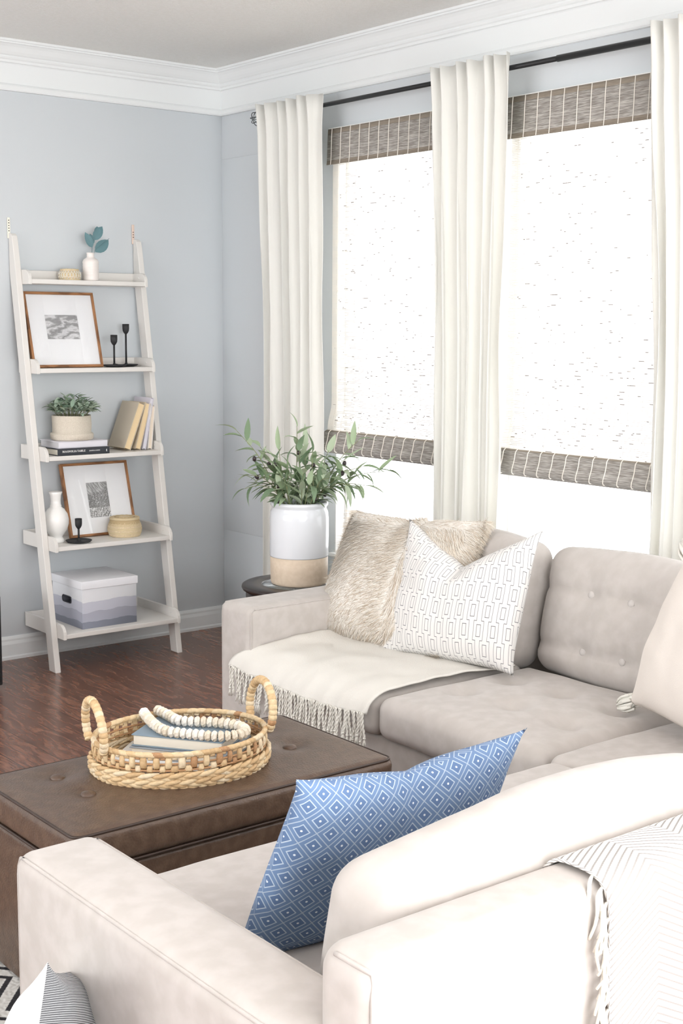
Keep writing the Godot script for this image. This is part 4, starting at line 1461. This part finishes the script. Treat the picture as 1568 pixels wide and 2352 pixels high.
# ------------------------------------------------------------------ things on the ladder shelf
func build_shelf_things() -> void:
	# top tray
	wicker_pot("small_basket", "tiny round lidded straw basket with a white zigzag stitch on the top shelf", Vector3(0.082, 1.7235, 0.879), 0.049, 0.048, true)
	var v := thing("bud_vase", "small blush white ribbed bottle vase on the top shelf", "vase", Vector3(0.088, 1.7235, 0.775))
	var prof := PackedVector2Array([Vector2(0, 0), Vector2(0.034, 0), Vector2(0.0365, 0.004)])
	for i in 20:
		var f := i / 19.0
		prof.append(Vector2(0.0362 + 0.0008 * sin(f * 40.0), 0.008 + f * 0.074))
	for p in [Vector2(0.0355, 0.088), Vector2(0.031, 0.096), Vector2(0.022, 0.101), Vector2(0.0175, 0.105), Vector2(0.0168, 0.118), Vector2(0.0185, 0.1245), Vector2(0.0165, 0.126), Vector2(0.0135, 0.124), Vector2(0.013, 0.1), Vector2(0.0, 0.1)]:
		prof.append(p)
	put("body", lathe(prof, 40), M.ceramic_blush, v, at(0.088, 1.7235, 0.775))
	var sp := thing("eucalyptus_sprig", "blue-green eucalyptus sprig with broad leaves in the blush bud vase", "sprig", Vector3(0.088, 1.83, 0.772))
	put("stem", tube(spline([Vector3(0.088, 1.75, 0.778), Vector3(0.088, 1.85, 0.768), Vector3(0.086, 1.9, 0.76), Vector3(0.09, 1.93, 0.738), Vector3(0.092, 1.955, 0.728)], 16), 0.0013, 5), M.leaf_blue, sp)
	put("stem", tube(spline([Vector3(0.088, 1.76, 0.77), Vector3(0.09, 1.85, 0.758), Vector3(0.094, 1.875, 0.74), Vector3(0.096, 1.90, 0.705), Vector3(0.098, 1.916, 0.684)], 12), 0.0011, 5), M.leaf_blue, sp)
	var lf := [[Vector3(0.086, 1.872, 0.764), Vector3(0, 0.068, 0.034), 0.034], [Vector3(0.088, 1.905, 0.758), Vector3(0.01, 0.066, -0.042), 0.042], [Vector3(0.09, 1.852, 0.752), Vector3(0.012, 0.06, -0.066), 0.052], [Vector3(0.091, 1.93, 0.738), Vector3(-0.005, 0.04, 0.0), 0.03], [Vector3(0.086, 1.885, 0.762), Vector3(0.0, 0.05, 0.012), 0.028]]
	for l in lf:
		var d: Vector3 = l[1]
		var y := d.normalized()
		var z := Vector3(0.9, 0.05, 0.35)
		z = (z - y * z.dot(y)).normalized()
		put("leaf", leaf_mesh(d.length(), l[2], 0.12, 0.85), M.leaf_blue, sp, Transform3D(Basis(y.cross(z), y, z), l[0]))
	# framed prints
	framed("framed_print", "square wood-framed agate print in a wide white mat leaning on the second shelf", 0.9175, 1.333, 0.128, 0.034, 0.348, Vector2(0.162, 0.112), M.print_agate, 0.013, 0.0)
	framed("framed_print", "square wood-framed upright landscape photo in a white mat leaning on the fourth shelf", 0.76, 0.5555, 0.14, 0.046, 0.345, Vector2(0.108, 0.165), M.print_hills, -0.004, 0.0)
	# candle holders
	candle("candle_holder", "short black metal candle holder in front of the taller one on the second shelf", Vector3(0.137, 1.3325, 0.689), 0.147, 0.056)
	candle("candle_holder", "tall black metal candle holder beside the framed agate print", Vector3(0.076, 1.3325, 0.592), 0.197, 0.056)
	candle("candle_holder", "lowest black metal candle holder, alone by the white gourd vase", Vector3(0.262, 0.5555, 0.953), 0.108, 0.059)
	# third tray: lying books, potted plant, leaning books
	var bb := Basis(Vector3(0, 0, -1), Vector3(0, 1, 0), Vector3(-1, 0, 0))
	var dark := mk(rgb(44, 48, 54), 0.5)
	var lo := book("book", "black hardcover cookbook with white lettering on its spine, under the white book", Vector3(0.158, 0.9485, 0.9155), Vector3(0.258, 0.03, 0.196), 0.0, dark, M.paper, "", null, bb)
	spine_text(lo, "MAGNOLIA TABLE", 0.0090, Vector3(0.2565, 0.9595, 1.022))
	spine_text(lo, "JOANNA GAINES", 0.0048, Vector3(0.2565, 0.9615, 0.889))
	var mark := PackedVector2Array()
	for i in 9:
		var a := PI * i / 8
		mark.append(Vector2(0.004 * cos(a + PI / 2), 0.006 * sin(a + PI / 2)))
	put("emblem", prism(mark, 0.0006, 0.0001), M.white_plain, lo, Transform3D(Basis(Vector3.UP, PI / 2), Vector3(0.2565, 0.9635, 0.800)))
	book("book", "pale grey-white hardcover book lying under the potted plant", Vector3(0.146, 0.979, 0.909), Vector3(0.243, 0.03, 0.186), 0.0, mk(rgb(226, 224, 230), 0.6), mk(rgb(214, 212, 214), 0.9), "", null, bb)
	plant(Vector3(0.148, 1.0095, 0.918))
	# leaning books: foot at the front, tilt, thickness, height, depth
	leaning("beige cloth book with cream pages, leftmost of the leaning row on the third shelf", 0.683, 0.37, 0.036, 0.226, 0.155, mk(rgb(196, 186, 168), 0.85), M.paper_old)
	leaning("tan cloth book with golden pages, second in the leaning row", 0.624, 0.27, 0.028, 0.222, 0.15, mk(rgb(204, 190, 166), 0.85), M.paper_old)
	leaning("tall lilac grey book, third in the leaning row on the third shelf", 0.585, 0.19, 0.018, 0.243, 0.15, mk(rgb(206, 203, 212), 0.8), mk(rgb(226, 224, 230), 0.9))
	leaning("slim white book nearest the right rail, last in the leaning row", 0.557, 0.10, 0.022, 0.205, 0.145, mk(rgb(228, 224, 218), 0.8), mk(rgb(240, 226, 208), 0.9))
	# fourth tray
	var gv := thing("gourd_vase", "glossy white gourd-shaped vase with a flared neck on the fourth shelf", "vase", Vector3(0.2, 0.5555, 1.032))
	put("body", lathe(PackedVector2Array([Vector2(0, 0), Vector2(0.034, 0), Vector2(0.036, 0.004), Vector2(0.034, 0.014), Vector2(0.027, 0.026), Vector2(0.034, 0.036), Vector2(0.049, 0.058), Vector2(0.0565, 0.085), Vector2(0.057, 0.105), Vector2(0.051, 0.13), Vector2(0.038, 0.15), Vector2(0.026, 0.16), Vector2(0.0255, 0.164), Vector2(0.0265, 0.167), Vector2(0.0235, 0.171), Vector2(0.0225, 0.19), Vector2(0.025, 0.213), Vector2(0.0305, 0.228), Vector2(0.029, 0.2295), Vector2(0.0225, 0.21), Vector2(0.02, 0.19), Vector2(0, 0.19)]), 48), M.ceramic, gv, at(0.2, 0.5555, 1.032))
	wicker_pot("lidded_basket", "round lidded seagrass basket at the right of the fourth shelf", Vector3(0.205, 0.5555, 0.686), 0.081, 0.086, false)
	# bottom tray: storage box
	var x0 := 0.055
	var x1 := 0.342
	var z0 := 0.708
	var z1 := 0.984
	var bx := thing("storage_box", "cardboard storage box in grey ombre bands with a white lid on the bottom shelf", "box", Vector3(0.2, 0.1735, 0.846))
	var h := 0.19
	var st := SurfaceTool.new()
	st.begin(Mesh.PRIMITIVE_TRIANGLES)
	var ring := [Vector2(x1, z1), Vector2(x1, z0), Vector2(x0, z0), Vector2(x0, z1)]
	for k in 3:
		var a: Vector2 = ring[k]
		var b: Vector2 = ring[k + 1]
		for e in [[a, 0.0, 1.0], [b, 1.0, 0.0], [b, 1.0, 1.0], [a, 0.0, 1.0], [a, 0.0, 0.0], [b, 1.0, 0.0]]:
			st.set_uv(Vector2(e[1], e[2]))
			st.add_vertex(Vector3(e[0].x, 0.1735 + (1.0 - e[2]) * h, e[0].y))
	st.set_smooth_group(-1)
	st.generate_normals()
	put("wall", st.commit(), M.ombre, bx)
	# the wall with the hand hole, as strips round it
	var hz := 0.006
	var hole := [0.152, 0.2385, 0.275, 0.305]
	var sx := SurfaceTool.new()
	sx.begin(Mesh.PRIMITIVE_TRIANGLES)
	sx.set_smooth_group(-1)
	for r in [[x0, hole[0], 0.1735, 0.1735 + h], [hole[1], x1, 0.1735, 0.1735 + h], [hole[0], hole[1], 0.1735, hole[2]], [hole[0], hole[1], hole[3], 0.1735 + h]]:
		for e in [[r[0], r[2]], [r[1], r[3]], [r[1], r[2]], [r[0], r[2]], [r[0], r[3]], [r[1], r[3]]]:
			sx.set_uv(Vector2((e[0] - x0) / (x1 - x0), 1.0 - (e[1] - 0.1735) / h))
			sx.add_vertex(Vector3(e[0], e[1], z1))
	put("hand_hole_wall", finish(sx), M.ombre, bx)
	put("hand_hole", slot_frame(hole[1] - hole[0], hole[3] - hole[2]), mk(rgb(70, 70, 78), 0.6), bx, at((hole[0] + hole[1]) / 2, (hole[2] + hole[3]) / 2, z1 + 0.0005))
	put("lid", rbox(Vector3(x1 - x0 + 0.012, 0.036, z1 - z0 + 0.012), 0.003), mk(rgb(238, 239, 243), 0.7), bx, at((x0 + x1) / 2, 0.1735 + h + 0.008, (z0 + z1) / 2))
	put("bottom", rbox(Vector3(x1 - x0 - 0.002, 0.003, z1 - z0 - 0.002), 0.001), M.ombre, bx, at((x0 + x1) / 2, 0.1752, (z0 + z1) / 2))


# a stadium-shaped rim round the hand hole, with the dark inside behind it
func slot_frame(w: float, h: float) -> ArrayMesh:
	var pts := PackedVector3Array()
	var r := h * 0.42
	for k in 4:
		var cx := (w / 2 - r) * (1 if k == 0 or k == 3 else -1)
		var cy := (h / 2 - r) * (1 if k < 2 else -1)
		for i in 5:
			var a := PI / 2 * (k + i / 4.0)
			pts.append(Vector3(cx + cos(a) * r, cy + sin(a) * r, 0))
	return tube(pts, 0.0022, 6, true)


func spine_text(parent: Node3D, words: String, size: float, where: Vector3) -> void:
	var tm := TextMesh.new()
	var f := SystemFont.new()
	f.font_names = PackedStringArray(["Droid Serif"])
	f.font_weight = 700
	tm.font = f
	tm.text = words
	tm.font_size = 48
	tm.pixel_size = size / 36.0
	tm.depth = 0.0004
	tm.horizontal_alignment = HORIZONTAL_ALIGNMENT_LEFT
	tm.vertical_alignment = VERTICAL_ALIGNMENT_BOTTOM
	put("lettering", tm, M.white_plain, parent, Transform3D(Basis(Vector3.UP, PI / 2), where))


func wicker_pot(called: String, label: String, foot: Vector3, r: float, h: float, stitched: bool) -> void:
	var t := thing(called, label, "basket", foot)
	var rows := 5 if stitched else 13
	put("core", lathe(PackedVector2Array([Vector2(0, 0), Vector2(r * 0.8, 0), Vector2(r * 0.95, h * 0.3), Vector2(r * 0.9, h * 0.7), Vector2(r * 0.8, h * 0.96), Vector2(0, h * 0.96)]), 32), M.sisal_dark, t, Transform3D(Basis(), foot))
	for i in rows:
		var f := (i + 0.5) / rows
		var rr := r * (0.82 + 0.18 * sin(PI * clampf(f * 0.95 + 0.1, 0, 1))) - r * 0.06
		var ring := PackedVector3Array()
		for k in 72:
			var a := TAU * k / 72
			var wob := 0.0006 * sin(k * 2.6 + i * 1.7)
			ring.append(foot + Vector3(cos(a) * (rr + wob), f * h * 0.92 + 0.0007 * sin(k * 1.9 + i), sin(a) * (rr + wob)))
		put("coil", tube(ring, h * 0.56 / rows, 8, true), M.sisal if i % 3 != 1 else M.straw4, t)
	var lid := put("lid", lathe(PackedVector2Array([Vector2(0, h * 0.9), Vector2(r * 0.84, h * 0.9), Vector2(r * 0.87, h * 0.95), Vector2(r * 0.78, h * 1.0), Vector2(r * 0.4, h * 1.02), Vector2(0, h * 1.03)]), 32), M.sisal, t, Transform3D(Basis(), foot))
	for i in 3:
		var ring := PackedVector3Array()
		for k in 48:
			var a := TAU * k / 48
			ring.append(foot + Vector3(cos(a), 0, sin(a)) * r * (0.8 - 0.24 * i) + Vector3(0, h * (0.985 + 0.012 * i) + 0.001 * sin(k * 2.2), 0))
		put("coil", tube(ring, h * 0.045, 6, true), M.sisal_dark if i == 1 else M.sisal, lid)
	if stitched:
		for i in 22:
			var a0 := TAU * i / 22
			for way in [-1.0, 1.0]:
				var pts := PackedVector3Array()
				for k in 5:
					var f := k / 4.0
					var a: float = a0 + way * f * TAU / 22
					var rr := r * (0.82 + 0.18 * sin(PI * clampf((0.1 + f * 0.75) * 0.95 + 0.1, 0, 1))) + 0.0018
					pts.append(foot + Vector3(cos(a) * rr, h * (0.1 + f * 0.75), sin(a) * rr))
				put("stitch", tube(pts, 0.0014, 5), M.fringe, t)


func framed(called: String, label: String, zc: float, y0: float, xb: float, xt: float, s: float, window: Vector2, print_mat: Material, drop: float, shift: float) -> void:
	var t := thing(called, label, "picture", Vector3(xb, y0, zc), "wood-framed prints on the ladder shelf")
	var rise := sqrt(s * s - (xb - xt) * (xb - xt))
	var up := Vector3(xt - xb, rise, 0).normalized()
	# right as seen from the front is -z
	var xf := frame_at(Vector3(xb, y0, zc) + up * s / 2, Vector3(0, 0, -1), up)
	var wd := 0.0115
	var th := 0.02
	for k in 4:
		var b := Basis(Vector3.BACK, PI / 2 * k)
		# mitred bar
		var bar := PackedVector2Array([Vector2(-s / 2, -s / 2), Vector2(s / 2, -s / 2), Vector2(s / 2 - wd, -s / 2 + wd), Vector2(-s / 2 + wd, -s / 2 + wd)])
		var fm := prism(bar, th, 0.001)
		put("frame_bar", fm, M.frame_wood, t, xf * Transform3D(b, Vector3(0, 0, 0)))
	put("backing", rbox(Vector3(s - 0.01, s - 0.01, 0.004), 0.001), M.frame_wood, t, xf * at(0, 0, -0.006))
	var f := s / 2 - wd + 0.001
	var wx := window.x / 2
	var wy := window.y / 2
	var mat_board := []
	for r in [[-f, -wx, -f, f], [wx, f, -f, f], [-wx, wx, -f, -wy + drop], [-wx, wx, wy + drop, f]]:
		mat_board.append([rbox(Vector3(r[1] - r[0], r[3] - r[2], 0.003), 0.0004), at((r[0] + r[1]) / 2, (r[2] + r[3]) / 2, 0.001)])
	put("mat_board", combine(mat_board), mk(rgb(240, 241, 243), 0.8), t, xf)
	var q := QuadMesh.new()
	q.size = window
	put("print", q, print_mat, t, xf * at(0, drop, 0.0002))
	put("glazing", rbox(Vector3(f * 2, f * 2, 0.0015), 0.0003), M.clear, t, xf * at(0, 0, 0.006))


func candle(called: String, label: String, foot: Vector3, h: float, r: float) -> void:
	var t := thing(called, label, "candle holder", foot, "black metal candle holders")
	var xf := Transform3D(Basis(), foot)
	put("saucer", lathe(PackedVector2Array([Vector2(0, 0), Vector2(r * 0.6, 0), Vector2(r * 0.9, 0.004), Vector2(r, 0.0095), Vector2(r - 0.001, 0.011), Vector2(r * 0.88, 0.0065), Vector2(r * 0.5, 0.005), Vector2(0.012, 0.006), Vector2(0.007, 0.011), Vector2(0.0045, 0.02), Vector2(0, 0.02)]), 40), M.black, t, xf)
	put("stem", lathe(PackedVector2Array([Vector2(0, 0.018), Vector2(0.0045, 0.018), Vector2(0.0045, h - 0.045), Vector2(0, h - 0.045)]), 16), M.black, t, xf)
	put("cup", lathe(PackedVector2Array([Vector2(0, h - 0.047), Vector2(0.005, h - 0.047), Vector2(0.01, h - 0.041), Vector2(0.0145, h - 0.032), Vector2(0.0158, h - 0.02), Vector2(0.0158, h), Vector2(0.0138, h), Vector2(0.0135, h - 0.02), Vector2(0, h - 0.028)]), 24), M.black, t, xf)


func plant(foot: Vector3) -> void:
	var t := thing("potted_plant", "small bushy green plant in a textured cream pot on the lying books", "plant", foot)
	var xf := Transform3D(Basis(), foot)
	var prof := PackedVector2Array([Vector2(0, 0), Vector2(0.088, 0), Vector2(0.096, 0.006), Vector2(0.097, 0.026), Vector2(0.0935, 0.031), Vector2(0.087, 0.033), Vector2(0.088, 0.07), Vector2(0.0875, 0.108), Vector2(0.085, 0.111), Vector2(0.081, 0.108), Vector2(0.08, 0.095), Vector2(0, 0.095)])
	put("pot", lathe(prof, 48, func(p: Vector3) -> Vector3: return p + Vector3(p.x, 0, p.z).normalized() * 0.0012 * sin(p.y * 900.0 + atan2(p.x, p.z) * 3.0)), M.pot, t, xf)
	var lv := []
	for i in 4:
		lv.append(leaf_mesh(0.040 + 0.004 * i, 0.0175 + 0.001 * i, [0.1, 0.4, 0.25, 0.55][i], 0.85))
	var stems := 40
	var leaves := 0
	for i in stems:
		var a := i * 2.399
		var rr := sqrt((i + 0.5) / stems)
		var base := foot + Vector3(cos(a), 0, sin(a)) * 0.06 * rr + Vector3(0, 0.098, 0)
		var lean := Vector3(cos(a), 0, sin(a)) * rr * 0.95 + Vector3(0, 1.0, 0)
		var hgt := rnd(0.075, 0.11) * (1.0 - 0.4 * rr)
		var tip := base + lean.normalized() * hgt
		put("stem", tube(PackedVector3Array([base, base.lerp(tip, 0.6) + Vector3(0, 0.004, 0), tip]), 0.0014, 4), M.stem, t)
		for k in 6:
			var f := 1.0 if k < 2 else rnd(0.45, 0.95)
			var p := base.lerp(tip, f)
			var b := rnd(0, TAU)
			var y := (lean.normalized() * rnd(0.3, 1.0) + Vector3(cos(b), 0.1, sin(b)) * 0.8).normalized()
			var x := y.cross(Vector3.UP + Vector3(rnd(-0.2, 0.2), 0, rnd(-0.2, 0.2))).normalized()
			put("leaf", lv[rng.randi() % 4], M["sage%d" % (rng.randi() % 3)], t, Transform3D(Basis(x, y, x.cross(y)), p))


func leaning(label: String, z: float, tilt: float, thick: float, height: float, depth: float, cover: Material, pages: Material) -> void:
	# stands on its foot with the fore-edge to the room, leaning towards -z
	var b := Basis(Vector3.RIGHT, -tilt) * Basis(Vector3(0, 1, 0), Vector3(0, 0, -1), Vector3(-1, 0, 0))
	var up := Basis(Vector3.RIGHT, -tilt) * Vector3.UP
	var away := Basis(Vector3.RIGHT, -tilt) * Vector3(0, 0, -1)
	# the lying book's y is its thickness (now -z), x its height (now up), z its depth with the spine to the wall
	b = Basis(up, away, up.cross(away))
	var c := Vector3(0.205 - depth / 2, 0.949 + thick * sin(tilt), z) + up * height / 2
	if b.z.x < 0:
		b = Basis(-up, away, (-up).cross(away))
	book("leaning_book", label, c, Vector3(height, thick, depth), 0.0, cover, pages, "books leaning at the right of the third shelf", null, b)


# ------------------------------------------------------------------ speaker, rug
func build_rest() -> void:
	var s := thing("speaker", "black floor speaker box at the left edge, in front of the grey wall", "speaker", Vector3(0.33, 0, 1.54))
	put("cabinet", rbox(Vector3(0.26, 0.385, 0.24), 0.006), M.black, s, at(0.32, 0.2045, 1.538))
	put("grille", rbox(Vector3(0.012, 0.35, 0.215), 0.005), mk(rgb(24, 24, 26), 0.9), s, at(0.454, 0.2045, 1.538))
	for x in [0.22, 0.42]:
		for z in [1.44, 1.63]:
			put("foot", lathe(PackedVector2Array([Vector2(0, 0), Vector2(0.014, 0), Vector2(0.014, 0.013), Vector2(0, 0.013)]), 12), M.black, s, at(x, 0, z))
	var r := put("area_rug", slab(20, 20, func(u: float, v: float) -> Vector3: return Vector3(lerpf(2.6, 3.5, u), 0.009, lerpf(4.4, 1.75, v)), 0.008, 1.1, 3.0), M.rug, self)
	describe(r, "pale grey rug with a black chevron line pattern under the ottoman", "rug")
